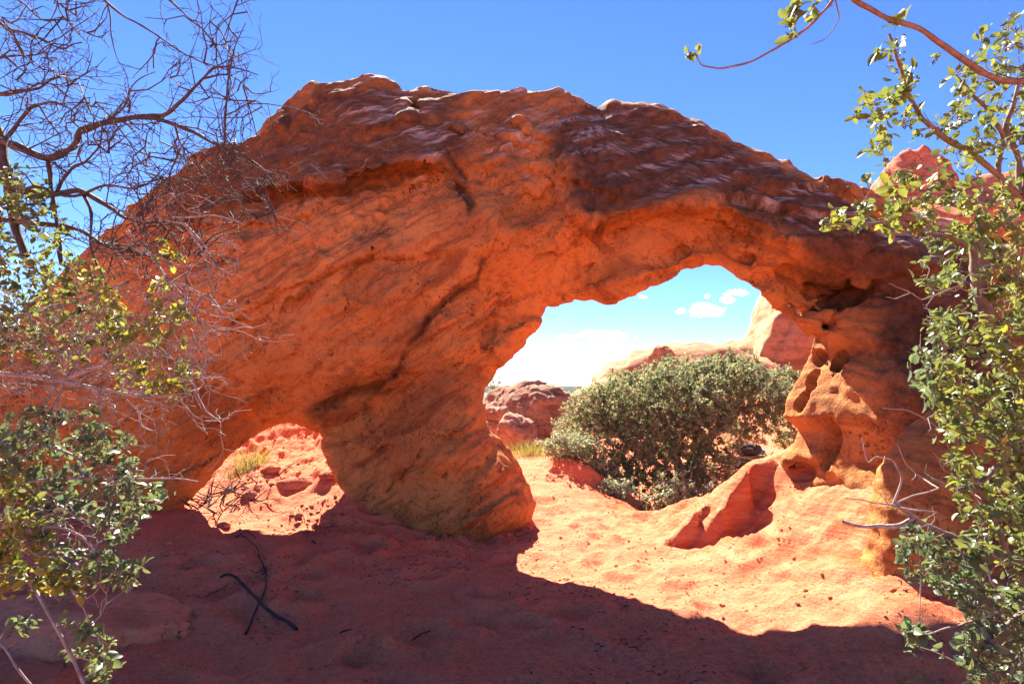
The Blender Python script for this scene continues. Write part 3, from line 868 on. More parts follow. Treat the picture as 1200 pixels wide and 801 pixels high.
pebbles('chips', 900, 7, (0.006, 0.05), (-2.5, 0.3, 6.0, 6.75), M_ROCK3, 'rock chips gathered along the foot of the pier')
pebbles('chips', 500, 8, (0.006, 0.045), (-5.5, -2.8, 5.0, 6.2), M_ROCK3, 'rock chips gathered along the foot of the left leg')
# distant wooded plain and ridges
def ridge(name, Y, z0, hgt, seed, mat, label):
    n = 260
    x = np.linspace(-9000, 9000, n)
    prof = z0 + hgt * (0.62 + 0.5 * fbm(np.c_[x / 2500, 0 * x, 0 * x], 5, seed))
    rows = [(Y - 1500, -40 + 0 * x), (Y - 700, z0 * 0.4 + prof * 0.45), (Y, prof), (Y + 900, prof * 0.7), (Y + 3000, -60 + 0 * x)]
    V_ = np.concatenate([np.c_[x, np.full(n, a), b + (0 if k in (0, 4) else 1) * 0.04 * hgt * fbm(np.c_[x / 300, x * 0 + k, x * 0], 3, seed + k)] for k, (a, b) in enumerate(rows)])
    i = np.arange(n - 1)
    q = np.concatenate([np.c_[i + k * n, i + 1 + k * n, i + 1 + (k + 1) * n, i + (k + 1) * n] for k in range(4)])
    tag(link(name, new_mesh(name, V_, q), mat), label, None, None, 'structure')
t = NT('far_woodland')
M_FAR = t.done(t.mix(t.ramp(t.noise(0.006, 7, 0.7), [(0.42, 0.0), (0.6, 1.0)]), (0.025, 0.036, 0.028), (0.07, 0.062, 0.045)), None, 1.0, 0.0)
ridge('hills', 5200, 4, 42, 3, M_FAR, 'dark wooded hills along the horizon')
# ------------------------------------------------------------------ plants
class Tubes:
    def __init__(self): self.V = []; self.Q = []; self.n = 0
    def add(self, pts, rad, sides=6):
        pts = np.asarray(pts, float); rad = np.asarray(rad, float); m = len(pts)
        T = np.gradient(pts, axis=0); T /= np.maximum(np.linalg.norm(T, axis=1), 1e-9)[:, None]
        a = np.where(np.abs(T[:, [2]]) < 0.9, [[0, 0, 1.0]], [[1.0, 0, 0]])
        B = np.cross(T, a); B /= np.linalg.norm(B, axis=1)[:, None]
        # keep the frame from flipping
        for k in range(1, m):
            b = B[k - 1] - T[k] * (B[k - 1] @ T[k]); l = np.linalg.norm(b)
            if l > 1e-6: B[k] = b / l
        Nn = np.cross(T, B)
        th = np.arange(sides) * 2 * math.pi / sides
        ring = pts[:, None] + rad[:, None, None] * (np.cos(th)[None, :, None] * B[:, None] + np.sin(th)[None, :, None] * Nn[:, None])
        self.V.append(ring.reshape(-1, 3))
        i = np.arange(m - 1)[:, None] * sides; j = np.arange(sides)[None]
        q = np.stack([i + j, i + (j + 1) % sides, i + sides + (j + 1) % sides, i + sides + j], -1).reshape(-1, 4)
        cap = np.array([[(m - 1) * sides + k for k in (0, 1, 2, 3)]]) if sides == 4 else np.zeros((0, 4), int)
        self.Q.append(np.concatenate([q, cap]) + self.n); self.n += m * sides
    def build(self, name, mat, parent=None, base=None):
        V = np.concatenate(self.V)
        if base is not None: V = V - base
        return link(name, new_mesh(name, V, np.concatenate(self.Q)), mat, parent)

class Skeleton:
    """a growing branch system: limbs are laid down first, twigs reach from them to given points"""
    def __init__(self, seed, tubes):
        self.rng = np.random.default_rng(seed); self.tb = tubes
        self.P = np.zeros((60000, 3)); self.Rd = np.zeros(60000); self.n = 0
    def nodes(self, pts, rad):
        m = len(pts); self.P[self.n:self.n + m] = pts; self.Rd[self.n:self.n + m] = rad; self.n += m
    def limb(self, pts, r0, r1, kink=0.06, sides=7, sub=5, add=True):
        pts = np.asarray(pts, float); out = []
        for k in range(len(pts) - 1):
            a, b = pts[k], pts[k + 1]; L = np.linalg.norm(b - a)
            for i in range(sub):
                out.append(a + (b - a) * i / sub + (self.rng.normal(size=3) * kink * L / 2 * (i > 0)))
        out.append(pts[-1]); out = np.array(out)
        sm = out.copy(); sm[1:-1] = 0.5 * out[1:-1] + 0.25 * (out[:-2] + out[2:])
        rad = np.linspace(r0, r1, len(sm)) * (1 + 0.10 * self.rng.normal(size=len(sm)))
        self.tb.add(sm, rad, sides)
        if add: self.nodes(sm, rad)
        return sm
    def reach(self, tgt, rmax=0.004, rmin=0.0012, kink=0.16, seg=0.07, sides=5, add=True, maxlen=9.0):
        d = np.linalg.norm(self.P[:self.n] - tgt, axis=1)
        k = int(np.argmin(d)); L = d[k]
        if L > maxlen: return None
        a = self.P[k]; m = max(2, int(L / seg) + 1)
        t = np.linspace(0, 1, m + 1)[:, None]
        sag = np.array([0, 0, 1.0]) * L * 0.12 * np.sin(t * math.pi) * self.rng.uniform(-0.8, 1)
        pts = a + (tgt - a) * t + sag + self.rng.normal(size=(m + 1, 3)) * kink * seg * np.sin(np.clip(t * 1.2, 0, 1) * math.pi / 1.6)
        pts[0] = a; pts[-1] = tgt
        r0 = min(self.Rd[k] * 0.75, rmax * (0.5 + L * 2.0)); r0 = max(r0, rmin * 1.15)
        rad = np.linspace(r0, rmin, m + 1)
        self.tb.add(pts, rad, sides)
        if add: self.nodes(pts[1:], rad[1:])
        dr = pts[-1] - pts[-2]
        return dr / max(np.linalg.norm(dr), 1e-6), L

# leaf outlines (x across, y along), one unit long
def leaf_shape(w, teeth, fold=0.18, curl=0.12):
    tt = [0.12, 0.3, 0.44, 0.6, 0.74, 0.88]
    ww = [0.55, 1.0, 0.86, 1.0, 0.74, 0.5] if teeth else [0.5, 0.86, 1.0, 0.98, 0.8, 0.45]
    V_ = [(0, 0, 0)]
    for a, b in zip(tt, ww):
        z = -curl * (a - 0.3) ** 2 * 2
        V_ += [(-b * w, a, fold * b * w * 2 + z), (0, a, z), (b * w, a, fold * b * w * 2 + z)]
    V_.append((0, 1.0, -curl))
    n = len(tt); T_ = [(0, 2, 1), (0, 3, 2)]
    for k in range(n - 1):
        l, m_, r = 1 + 3 * k, 2 + 3 * k, 3 + 3 * k
        T_ += [(l, m_, m_ + 3), (l, m_ + 3, l + 3), (m_, r, r + 3), (m_, r + 3, m_ + 3)]
    l = 1 + 3 * (n - 1); e = len(V_) - 1
    T_ += [(l, l + 1, e), (l + 1, l + 2, e)]
    return np.array(V_, float), np.array(T_)
LEAF_OAK = leaf_shape(0.30, True)
LEAF_OVAL = leaf_shape(0.28, False)
LEAF_TINY = (np.array([(0, 0, 0), (-0.27, 0.5, 0.08), (0, 0.5, 0), (0.27, 0.5, 0.08), (0, 1, -0.05)], float), np.array([(0, 2, 1), (1, 2, 4), (0, 3, 2), (2, 3, 4)]))

class Leaves:
    def __init__(self, shape, seed): self.sh = shape; self.rng = np.random.default_rng(seed); self.a = []
    def spray(self, tip, d, n, size, spread=0.9, back=0.06, tint=None, up=0.45):
        r = self.rng
        dirs = d[None] * r.uniform(0.1, 0.9, (n, 1)) + r.normal(size=(n, 3)) * spread
        dirs[:, 2] += 0.05
        dirs /= np.linalg.norm(dirs, axis=1)[:, None]
        nm = r.normal(size=(n, 3)) + np.array([0, -0.15, up * 2])
        base = tip[None] - d[None] * r.uniform(0, back, (n, 1)) + r.normal(size=(n, 3)) * back * 0.16
        s = size * r.uniform(0.42, 1.3, n)
        ti = r.random(n) if tint is None else np.clip(tint + r.normal(size=n) * 0.16, 0, 1)
        self.a.append(np.c_[base, dirs, nm, s, ti])
    def build(self, name, mat, parent=None, base=None):
        A = np.concatenate(self.a); n = len(A)
        Y = A[:, 3:6]; Z = A[:, 6:9]; X = np.cross(Y, Z); X /= np.maximum(np.linalg.norm(X, axis=1), 1e-6)[:, None]
        Z = np.cross(X, Y)
        S, T_ = self.sh
        wv = self.rng.uniform(0.75, 1.25, n)
        L = S[None] * A[:, 9][:, None, None]
        V_ = A[:, None, :3] + L[:, :, [0]] * wv[:, None, None] * X[:, None] + L[:, :, [1]] * Y[:, None] + L[:, :, [2]] * Z[:, None]
        if base is not None: V_ = V_ - base
        F_ = (T_[None] + (np.arange(n) * len(S))[:, None, None]).reshape(-1, 3)
        me = new_mesh(name, V_.reshape(-1, 3), None, F_)
        attr(me, 'tint', np.repeat(A[:, 10], len(S)))
        return link(name, me, mat, parent)

def in_poly(rng, poly, n, bias=None):
    a = np.array(poly, float); lo_, hi_ = a.min(0), a.max(0); out = []
    while len(out) < n:
        q = rng.uniform(lo_, hi_, (n * 3, 2))
        ok = poly_sd(q[:, 0], q[:, 1], poly) > 0
        out += list(q[ok])
    return np.array(out[:n])

def px(l): a = np.array(l, float); return P(a[:, 0], a[:, 1], a[:, 2])

M_BARK = mat_bark('oak_bark', (0.10, 0.075, 0.055), (0.22, 0.17, 0.13))
M_DEAD = mat_bark('bare_grey_wood', (0.14, 0.12, 0.105), (0.33, 0.29, 0.26))
M_DARKWOOD = mat_bark('weathered_dark_wood', (0.035, 0.028, 0.024), (0.10, 0.083, 0.072))
M_CHAR = mat_bark('blackened_wood', (0.02, 0.016, 0.014), (0.065, 0.045, 0.038))
M_OAKLEAF = mat_leaf('scrub_oak_leaf', [(0.07, 0.105, 0.06), (0.115, 0.16, 0.06), (0.17, 0.215, 0.055), (0.25, 0.27, 0.05), (0.36, 0.17, 0.05)], 0.38, 0.42)
M_OAKLEAF2 = mat_leaf('yellow_green_leaf', [(0.08, 0.12, 0.065), (0.125, 0.165, 0.065), (0.18, 0.215, 0.06), (0.30, 0.28, 0.045)], 0.42, 0.45)
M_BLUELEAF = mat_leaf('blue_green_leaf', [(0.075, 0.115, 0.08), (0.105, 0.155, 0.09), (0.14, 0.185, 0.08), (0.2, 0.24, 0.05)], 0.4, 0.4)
M_FARLEAF = mat_leaf('dusty_oak_leaf', [(0.12, 0.15, 0.10), (0.18, 0.215, 0.145), (0.24, 0.275, 0.195), (0.30, 0.325, 0.23)], 0.4, 0.75)
M_SAGE = mat_leaf('sagebrush_leaf', [(0.20, 0.24, 0.16), (0.27, 0.31, 0.22), (0.34, 0.37, 0.27), (0.38, 0.40, 0.28)], 0.35, 0.7)
M_GRASS = mat_leaf('dry_grass_blade', [(0.10, 0.12, 0.03), (0.17, 0.18, 0.05), (0.24, 0.22, 0.08), (0.32, 0.27, 0.13)], 0.4, 0.6)

def bezl(l, n=6):
    """round off a pixel polyline"""
    p = px(l); q = [p[0]]
    for a, b in zip(p[:-1], p[1:]):
        q += [a * 0.75 + b * 0.25, a * 0.25 + b * 0.75]
    q.append(p[-1]); return np.array(q)

# ---- scrub oak on the right, close to the camera
def plant_base(u, Y):
    p = P(u, 600, Y); return np.array([p[0], p[1], gz(p[0], p[1])])
b0 = plant_base(1245, 2.35)
tb = Tubes(); sk = Skeleton(5, tb)
foot = [b0 - [0, 0, 0.1], b0 + [0.02, 0, 0.4], b0 + [0.03, 0.0, 0.8]]
sk.limb(foot, 0.05, 0.04, 0.04)
top = foot[-1]
def L(l, r0, r1, k=0.05, start=None, sides=7):
    p = px(l)
    if start is not None: p = np.concatenate([[start], p])
    return sk.limb(p, r0, r1, k, sides)
L([(1215, 500, 2.3), (1180, 420, 2.2), (1152, 360, 2.15), (1146, 325, 2.15), (1143, 295, 2.15)], 0.034, 0.019, 0.04, top)
L([(1143, 295, 2.15), (1150, 270, 2.15), (1185, 255, 2.2), (1200, 240, 2.2), (1170, 205, 2.15), (1135, 178, 2.1), (1108, 163, 2.05), (1082, 141, 2.0), (1064, 110, 2.0), (1054, 75, 1.95), (1042, 40, 1.95)], 0.018, 0.004, 0.03)
L([(1170, 205, 2.15), (1176, 160, 2.15), (1158, 130, 2.1), (1135, 105, 2.1), (1120, 88, 2.1)], 0.009, 0.004)
L([(1200, 240, 2.2), (1195, 190, 2.2), (1178, 150, 2.2), (1192, 110, 2.2), (1205, 60, 2.2)], 0.014, 0.006)
L([(1143, 295, 2.15), (1115, 277, 2.1), (1082, 274, 2.05), (1052, 258, 2.0), (1018, 262, 1.95), (985, 263, 1.92), (966, 263, 1.9)], 0.010, 0.002, 0.03)
L([(1215, 500, 2.3), (1190, 520, 2.15), (1150, 500, 2.1), (1120, 440, 2.1), (1104, 400, 2.1)], 0.016, 0.005)
L([(1230, 620, 2.2), (1185, 660, 2.05), (1140, 640, 2.0), (1105, 625, 1.95), (1066, 602, 1.9), (1048, 590, 1.9)], 0.016, 0.006, 0.04, top)
L([(1225, 700, 2.1), (1190, 720, 2.0), (1150, 760, 1.95), (1120, 775, 1.95)], 0.013, 0.004, 0.05, b0 + [0, 0, 0.5])
L([(1185, 660, 2.05), (1160, 600, 2.0), (1130, 540, 2.0), (1110, 490, 2.0)], 0.010, 0.004)
L([(1190, 520, 2.15), (1160, 560, 2.05), (1120, 575, 2.0), (1090, 560, 2.0)], 0.010, 0.004)
# overhanging spray at the top edge
L([(1215, 96, 1.9), (1175, 95, 1.85), (1150, 85, 1.8), (1110, 56, 1.75), (1078, 33, 1.7), (1040, 22, 1.7), (1000, 0, 1.65), (960, -30, 1.65)], 0.012, 0.006, 0.02, P(1200, 240, 2.2))
L([(985, -12, 1.66), (972, 6, 1.6), (948, 32, 1.6), (918, 52, 1.6), (880, 73, 1.6), (845, 81, 1.6), (822, 77, 1.6), (814, 62, 1.6)], 0.005, 0.0015, 0.015)
L([(978, -4, 1.62), (984, 22, 1.62), (968, 46, 1.62), (952, 52, 1.62)], 0.0022, 0.001, 0.02)
lv = Leaves(LEAF_OAK, 8); lvb = Leaves(LEAF_OAK, 9)
rg = np.random.default_rng(31)
def fill(sk, lv, poly, n, Y, leaves=(5, 10), size=0.04, tint=None, rm=0.004, up=0.45, spread=0.8, order=True, rmin=0.0012):
    n = int(n * 1.7)
    q = in_poly(sk.rng, poly, n)
    pts = P(q[:, 0], q[:, 1], sk.rng.uniform(Y[0], Y[1], n))
    if order:
        d = np.array([np.linalg.norm(sk.P[:sk.n] - p, axis=1).min() for p in pts]); pts = pts[np.argsort(d)]
    for p in pts:
        r = sk.reach(p, rm, rmin)
        if r is None: continue
        if lv is not None:
            lv.spray(p, r[0], int(sk.rng.integers(*leaves)), size, spread, min(0.09, r[1]), tint if not callable(tint) else tint(p), up)
# clusters along the spray and the long left-reaching twig
for (u, v, Y, n) in [(816, 62, 1.6, 5), (806, 56, 1.6, 4), (918, 22, 1.6, 5), (930, 12, 1.6, 6), (922, 42, 1.6, 4), (940, 4, 1.6, 6), (955, 8, 1.6, 5), (948, 22, 1.6, 3), (962, -6, 1.6, 5), (934, 28, 1.6, 3),
        (1060, 22, 1.7, 5), (1052, 24, 1.7, 3), (1112, 92, 1.8, 4), (1095, 75, 1.8, 5), (1040, 60, 1.95, 6), (1030, 62, 1.95, 5), (1050, 45, 1.95, 5)]:
    p = P(u, v, Y); r = sk.reach(p, 0.002, 0.0009)
    lv.spray(p, r[0], n, 0.040, 0.6, 0.03, 0.5)
tn = lambda p: 0.35 + 0.35 * float(pnoise(p[None] * 2.5, 5)[0]) + 0.12
fill(sk, lv, [(1000, 120), (1040, 50), (1080, 75), (1110, 150), (1075, 190), (1010, 180)], 26, (1.9, 2.15), (5, 9), 0.034, 0.5)
fill(sk, lv, [(995, 225), (1060, 190), (1100, 230), (1090, 280), (1030, 285), (960, 268), (975, 250)], 34, (1.85, 2.15), (5, 9), 0.034, 0.55)
fill(sk, lv, [(1100, 150), (1150, 40), (1215, -10), (1215, 250), (1120, 260), (1085, 220)], 90, (1.9, 2.5), (5, 10), 0.033, tn)
fill(sk, lv, [(1085, 270), (1215, 240), (1215, 520), (1100, 520), (1090, 440), (1078, 340)], 190, (1.85, 2.4), (5, 10), 0.033, tn)
fill(sk, lv, [(1110, 500), (1215, 480), (1215, 720), (1150, 700), (1125, 600)], 105, (1.8, 2.3), (5, 10), 0.033, tn)
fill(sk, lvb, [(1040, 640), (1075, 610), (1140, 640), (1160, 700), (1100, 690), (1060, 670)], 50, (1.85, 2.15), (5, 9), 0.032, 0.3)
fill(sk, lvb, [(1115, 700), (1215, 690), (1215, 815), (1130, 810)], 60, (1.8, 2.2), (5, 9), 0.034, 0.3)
fill(sk, lvb, [(1056, 735), (1080, 728), (1090, 755), (1064, 760)], 8, (1.9, 2.0), (5, 8), 0.036, 0.3)
fill(sk, lvb, [(1060, 410), (1095, 390), (1100, 470), (1065, 470)], 10, (1.95, 2.2), (4, 7), 0.038, 0.35)
oak = empty('scrub_oak', b0, 'leafy green scrub oak close by on the right with twigs hanging across the sky', 'shrub')
tb.build('branches', M_BARK, oak, b0)
o = lv.build('foliage', M_OAKLEAF, oak, b0)
o = lvb.build('shade_tinted_foliage', M_BLUELEAF, oak, b0); o['label'] = 'blue-green leaves hanging low'  # shade put into the colour: same oak, bluer leaf
# bare pale twigs poking out of its lower half
td = Tubes(); sd = Skeleton(15, td); sd.nodes(sk.P[:sk.n:3], np.full(len(sk.P[:sk.n:3]), 0.006))
for l, r0, r1 in [([(1072, 606, 1.9), (1050, 616, 1.87), (1034, 616, 1.85), (1012, 617, 1.83), (988, 611, 1.82)], 0.0075, 0.0055), ([(1052, 592, 1.9), (1020, 588, 1.85), (990, 583, 1.83)], 0.004, 0.002),
        ([(1170, 716, 1.95), (1150, 724, 1.93), (1115, 734, 1.92), (1080, 742, 1.9)], 0.0036, 0.002), ([(1046, 592, 1.9), (1058, 560, 1.9), (1048, 540, 1.9), (1028, 534, 1.88), (1016, 543, 1.88), (1010, 512, 1.88)], 0.004, 0.0015),
        ([(1046, 592, 1.9), (1070, 580, 1.88), (1100, 572, 1.86)], 0.004, 0.002), ([(1048, 594, 1.9), (1078, 598, 1.86), (1098, 600, 1.85)], 0.004, 0.002), ([(1040, 590, 1.9), (1030, 576, 1.88)], 0.003, 0.001),
        ([(1110, 340, 2.0), (1080, 352, 1.98), (1062, 340, 1.96), (1042, 332, 1.95)], 0.003, 0.001), ([(1065, 344, 1.96), (1050, 350, 1.95), (1038, 348, 1.95)], 0.002, 0.001),
        ([(1120, 515, 2.0), (1095, 498, 1.97), (1065, 480, 1.95), (1034, 478, 1.95)], 0.003, 0.001), ([(1080, 560, 1.95), (1062, 545, 1.93), (1052, 520, 1.92)], 0.003, 0.001),
        ([(1075, 640, 1.95), (1080, 690, 1.95), (1076, 735, 1.95)], 0.003, 0.0012), ([(1150, 640, 1.95), (1160, 680, 1.93), (1178, 705, 1.92)], 0.004, 0.002)]:
    p = px(l); near = sd.P[:sd.n][np.argmin(np.linalg.norm(sd.P[:sd.n] - p[0], axis=1))]
    sd.limb(np.concatenate([[near], p]), r0, r1, 0.05, 6)
q = in_poly(sd.rng, [(1040, 560), (1100, 480), (1200, 500), (1200, 680), (1100, 660)], 60)
for p in P(q[:, 0], q[:, 1], sd.rng.uniform(1.8, 2.1, 60)): sd.reach(p, 0.003, 0.001, 0.3)
q = in_poly(sd.rng, [(1070, 320), (1150, 280), (1200, 300), (1200, 500), (1090, 480)], 50)
for p in P(q[:, 0], q[:, 1], sd.rng.uniform(1.8, 2.1, 50)): sd.reach(p, 0.003, 0.001, 0.3)
o = td.build('bare_twigs', M_DEAD, oak, b0)

# ---- leafless shrub at the upper left
b1 = plant_base(-95, 2.6)
tb = Tubes(); sk = Skeleton(41, tb)
sk.limb([b1 - [0, 0, 0.1], b1 + [0.05, 0, 0.6], P(-60, 420, 2.6), P(-30, 300, 2.55)], 0.055, 0.032, 0.05)
f1 = P(-30, 300, 2.55)
def L(l, r0, r1, k=0.07, start=None, sides=6):
    p = px(l)
    if start is not None: p = np.concatenate([[start], p])
    return sk.limb(p, r0 * 1.3, r1 * 1.25, k, sides, 4)
L([(-10, 160, 2.5), (22, 172, 2.45), (56, 187, 2.4), (88, 172, 2.35), (93, 152, 2.33), (126, 143, 2.3), (172, 136, 2.25), (205, 146, 2.2), (236, 160, 2.15), (265, 174, 2.1), (300, 192, 2.08), (318, 206, 2.06)], 0.016, 0.002, 0.05, P(-60, 300, 2.6))
L([(172, 136, 2.25), (196, 134, 2.2), (215, 118, 2.18), (233, 97, 2.16), (250, 79, 2.14), (272, 78, 2.12), (302, 88, 2.1)], 0.007, 0.0015, 0.05)
L([(108, -14, 2.3), (140, 15, 2.25), (178, 38, 2.2), (210, 60, 2.16), (246, 78, 2.14)], 0.005, 0.002, 0.05, P(60, -40, 2.4))
L([(263, 170, 2.1), (264, 130, 2.1), (270, 78, 2.1), (276, 52, 2.1), (288, 27, 2.1)], 0.004, 0.001, 0.03)
L([(262, 78, 2.1), (255, 60, 2.1), (247, 40, 2.1), (249, 10, 2.1)], 0.002, 0.001)
L([(265, 135, 2.1), (285, 125, 2.08), (300, 116, 2.06), (314, 134, 2.05)], 0.0025, 0.001)
L([(-10, 112, 2.5), (20, 108, 2.45), (46, 104, 2.4), (58, 94, 2.4), (86, 83, 2.35)], 0.008, 0.002, 0.06, P(-50, 170, 2.6))
L([(-10, 70, 2.5), (22, 66, 2.45), (62, 61, 2.4)], 0.005, 0.0012, 0.05, P(-50, 120, 2.6))
L([(-10, 206, 2.5), (30, 226, 2.45), (60, 229, 2.4), (96, 222, 2.35), (125, 240, 2.3), (148, 256, 2.25)], 0.015, 0.005, 0.05, f1)
L([(56, 187, 2.4), (60, 220, 2.4), (66, 260, 2.4), (72, 310, 2.4)], 0.007, 0.006, 0.04)
L([(8, 200, 2.5), (16, 250, 2.48), (30, 300, 2.45)], 0.02, 0.012, 0.05, P(-5, 150, 2.5))
L([(22, 0, 2.4), (50, 25, 2.36), (80, 22, 2.33), (105, 53, 2.3)], 0.004, 0.001, 0.05, P(-30, -20, 2.5))
L([(66, -10, 2.35), (75, 20, 2.3), (92, 40, 2.28), (104, 52, 2.27)], 0.003, 0.001)
L([(125, 0, 2.3), (130, 25, 2.28), (133, 60, 2.26), (150, 95, 2.25)], 0.003, 0.001)
L([(190, -12, 2.3), (206, 8, 2.28), (222, 22, 2.26), (240, 28, 2.25)], 0.0045, 0.0012)
L([(180, 80, 2.2), (178, 60, 2.2), (190, 48, 2.2), (205, 60, 2.2)], 0.002, 0.001)
L([(278, -10, 2.2), (290, 15, 2.18), (297, 30, 2.17)], 0.002, 0.001, 0.03, P(250, -40, 2.2))
L([(148, 256, 2.25), (176, 262, 2.2), (200, 258, 2.17), (230, 272, 2.15), (270, 258, 2.1)], 0.005, 0.001)
L([(-10, 255, 2.5), (40, 262, 2.45), (90, 268, 2.4), (130, 290, 2.3), (175, 300, 2.2)], 0.012, 0.004, 0.06, f1)
L([(-10, 185, 2.5), (18, 150, 2.48), (34, 125, 2.46), (60, 118, 2.42), (84, 128, 2.38)], 0.010, 0.003, 0.06, P(-60, 300, 2.6))
L([(66, 228, 2.4), (84, 196, 2.36), (100, 190, 2.33), (118, 170, 2.3), (122, 140, 2.28)], 0.006, 0.002, 0.06)
L([(-10, 240, 2.45), (40, 215, 2.4), (88, 232, 2.33), (120, 216, 2.28), (160, 222, 2.24), (190, 208, 2.2)], 0.008, 0.002, 0.07, f1)
L([(92, 222, 2.35), (108, 250, 2.3), (104, 290, 2.3), (120, 320, 2.26)], 0.006, 0.003, 0.05)
L([(-12, 20, 2.5), (14, 36, 2.46), (44, 44, 2.42), (70, 58, 2.4), (96, 50, 2.38)], 0.007, 0.002, 0.06, P(-60, 90, 2.6))
L([(126, 143, 2.3), (150, 118, 2.27), (158, 96, 2.25), (182, 84, 2.22)], 0.004, 0.0012, 0.06)
L([(205, 146, 2.2), (212, 170, 2.18), (232, 186, 2.15), (240, 206, 2.14)], 0.004, 0.0012, 0.06)
# fans of fine twigs
def twigs(poly, n, Y, rm=0.0065, kink=0.26, rmin=0.0013, mat=None):
    n = int(n * 1.0)
    q = in_poly(sk.rng, poly, n)
    pts = P(q[:, 0], q[:, 1], sk.rng.uniform(Y[0], Y[1], n))
    d = np.array([np.linalg.norm(sk.P[:sk.n] - p, axis=1).min() for p in pts])
    for p in pts[np.argsort(d)]: sk.reach(p, rm, rmin, kink, 0.06)
twigs([(0, 60), (120, 90), (200, 150), (250, 200), (180, 250), (90, 220), (0, 200)], 130, (2.1, 2.5))
twigs([(200, 170), (265, 165), (330, 200), (345, 220), (290, 250), (230, 240)], 60, (2.0, 2.2))
twigs([(180, 30), (290, 60), (310, 130), (200, 130)], 26, (2.05, 2.25))
twigs([(0, 0), (110, 0), (100, 110), (0, 110)], 40, (2.2, 2.5))
twigs([(120, 235), (200, 240), (250, 300), (270, 350), (200, 370), (130, 320)], 150, (2.0, 2.3), 0.004)
def fork(a, d, L_, r, depth):
    rng = sk.rng; m = 4; pts = [a]; dd = d / np.linalg.norm(d)
    for k in range(m):
        dd = dd + rng.normal(size=3) * 0.34 + [0, 0, 0.03]; dd /= np.linalg.norm(dd); pts.append(pts[-1] + dd * L_ / m)
        if depth > 0 and k < m - 1 and rng.random() < 0.75:
            sd_ = dd + rng.normal(size=3) * 0.75; fork(pts[-1], sd_, L_ * rng.uniform(0.35, 0.65), r * 0.55, depth - 1)
    pts = np.array(pts); sk.tb.add(pts, np.linspace(r, max(r * 0.3, 0.0009), m + 1), 5)
def forks(n, u, v, L_, r, depth=2, out=(0.5, 0, 0.1)):
    Pn = sk.P[:sk.n]; al = Pn[(Pn[:, 1] > 0.5)]
    dy = math.cos(PITCH) * al[:, 1] + math.sin(PITCH) * (al[:, 2] - EYE[2]); dz = math.cos(PITCH) * (al[:, 2] - EYE[2]) - math.sin(PITCH) * al[:, 1]
    pu, pv = CU + FPX * al[:, 0] / dy, CV - FPX * dz / dy
    ok = np.nonzero((pu > u[0]) & (pu < u[1]) & (pv > v[0]) & (pv < v[1]))[0]
    for k in sk.rng.choice(ok, n):
        fork(al[k], np.array(out) + sk.rng.normal(size=3) * [0.9, 0.5, 0.9], sk.rng.uniform(*L_), r * sk.rng.uniform(0.6, 1.1), depth)
forks(210, (-20, 320), (-10, 300), (0.10, 0.34), 0.0040)
forks(40, (180, 330), (150, 260), (0.08, 0.25), 0.0024, 1, (0.7, 0, -0.5))
bush = empty('dead_shrub', b1, 'leafless grey shrub arching its bare branches over the upper left', 'shrub')
tb.build('branches', M_DARKWOOD, bush, b1)
td = Tubes(); s2 = Skeleton(43, td); s2.nodes(sk.P[:sk.n:2], sk.Rd[:sk.n:2])
sk2 = sk; sk = s2
for l in ([(190, 258, 2.1), (215, 262, 2.05), (232, 285, 2.03), (242, 300, 2.02), (250, 345, 2.0)], [(216, 262, 2.05), (238, 285, 2.0), (252, 312, 2.0), (285, 325, 1.98)], [(200, 255, 2.05), (245, 252, 2.0), (275, 258, 1.98), (288, 264, 1.97)],
          [(180, 300, 2.1), (200, 330, 2.05), (225, 360, 2.0), (250, 370, 2.0)], [(150, 270, 2.1), (185, 310, 2.05), (205, 345, 2.0), (215, 380, 2.0)], [(196, 330, 2.0), (230, 340, 2.0), (262, 366, 1.98)]):
    sk.limb(px(l), 0.0042, 0.0012, 0.06, 6, 4)
forks(14, (120, 300), (225, 380), (0.10, 0.32), 0.0036, 2, (0.6, 0, -0.35))
twigs([(140, 240), (220, 250), (290, 290), (270, 345), (200, 350), (140, 310)], 130, (1.95, 2.2), 0.003, 0.2)
o = td.build('pale_twigs', M_DEAD, bush, b1); o['label'] = 'pale dry twigs fanning out over the rock'
# a few live sprigs within it
lv = Leaves(LEAF_OVAL, 44)
for poly, n in (([(180, 290), (215, 285), (215, 310), (185, 310)], 4), ([(160, 335), (195, 330), (195, 350), (160, 350)], 4)):
    fill(sk, lv, poly, n, (2.0, 2.2), (4, 7), 0.034, 0.85)
lv.build('foliage', M_OAKLEAF2, bush, b1)
sk = sk2

# ---- yellow-green oak below it on the left
b2 = plant_base(-140, 2.35)
tb = Tubes(); sk = Skeleton(51, tb)
sk.limb([b2 - [0, 0, 0.1], b2 + [0.05, 0, 0.5], P(-80, 470, 2.3), P(-40, 400, 2.3)], 0.05, 0.03, 0.05)
f2 = P(-80, 470, 2.3)
L([(-20, 436, 2.2), (30, 440, 2.1), (72, 446, 2.05), (115, 456, 2.0), (175, 466, 1.95), (232, 457, 1.92)], 0.011, 0.003, 0.03, f2)
L([(72, 446, 2.05), (98, 436, 2.0), (118, 428, 1.98), (140, 414, 1.96), (160, 400, 1.95)], 0.008, 0.003, 0.03)
L([(-20, 405, 2.25), (30, 405, 2.2), (60, 412, 2.15), (100, 398, 2.1), (140, 386, 2.05), (200, 378, 2.0), (262, 384, 1.96)], 0.010, 0.002, 0.04, f2)
L([(-20, 375, 2.3), (40, 368, 2.25), (100, 350, 2.2), (150, 330, 2.15)], 0.012, 0.004, 0.05, P(-40, 400, 2.3))
L([(70, 448, 2.05), (56, 465, 2.03), (40, 500, 2.0), (30, 537, 2.0)], 0.0038, 0.0014, 0.04)
L([(75, 448, 2.05), (66, 470, 2.03), (48, 492, 2.0)], 0.003, 0.0014)
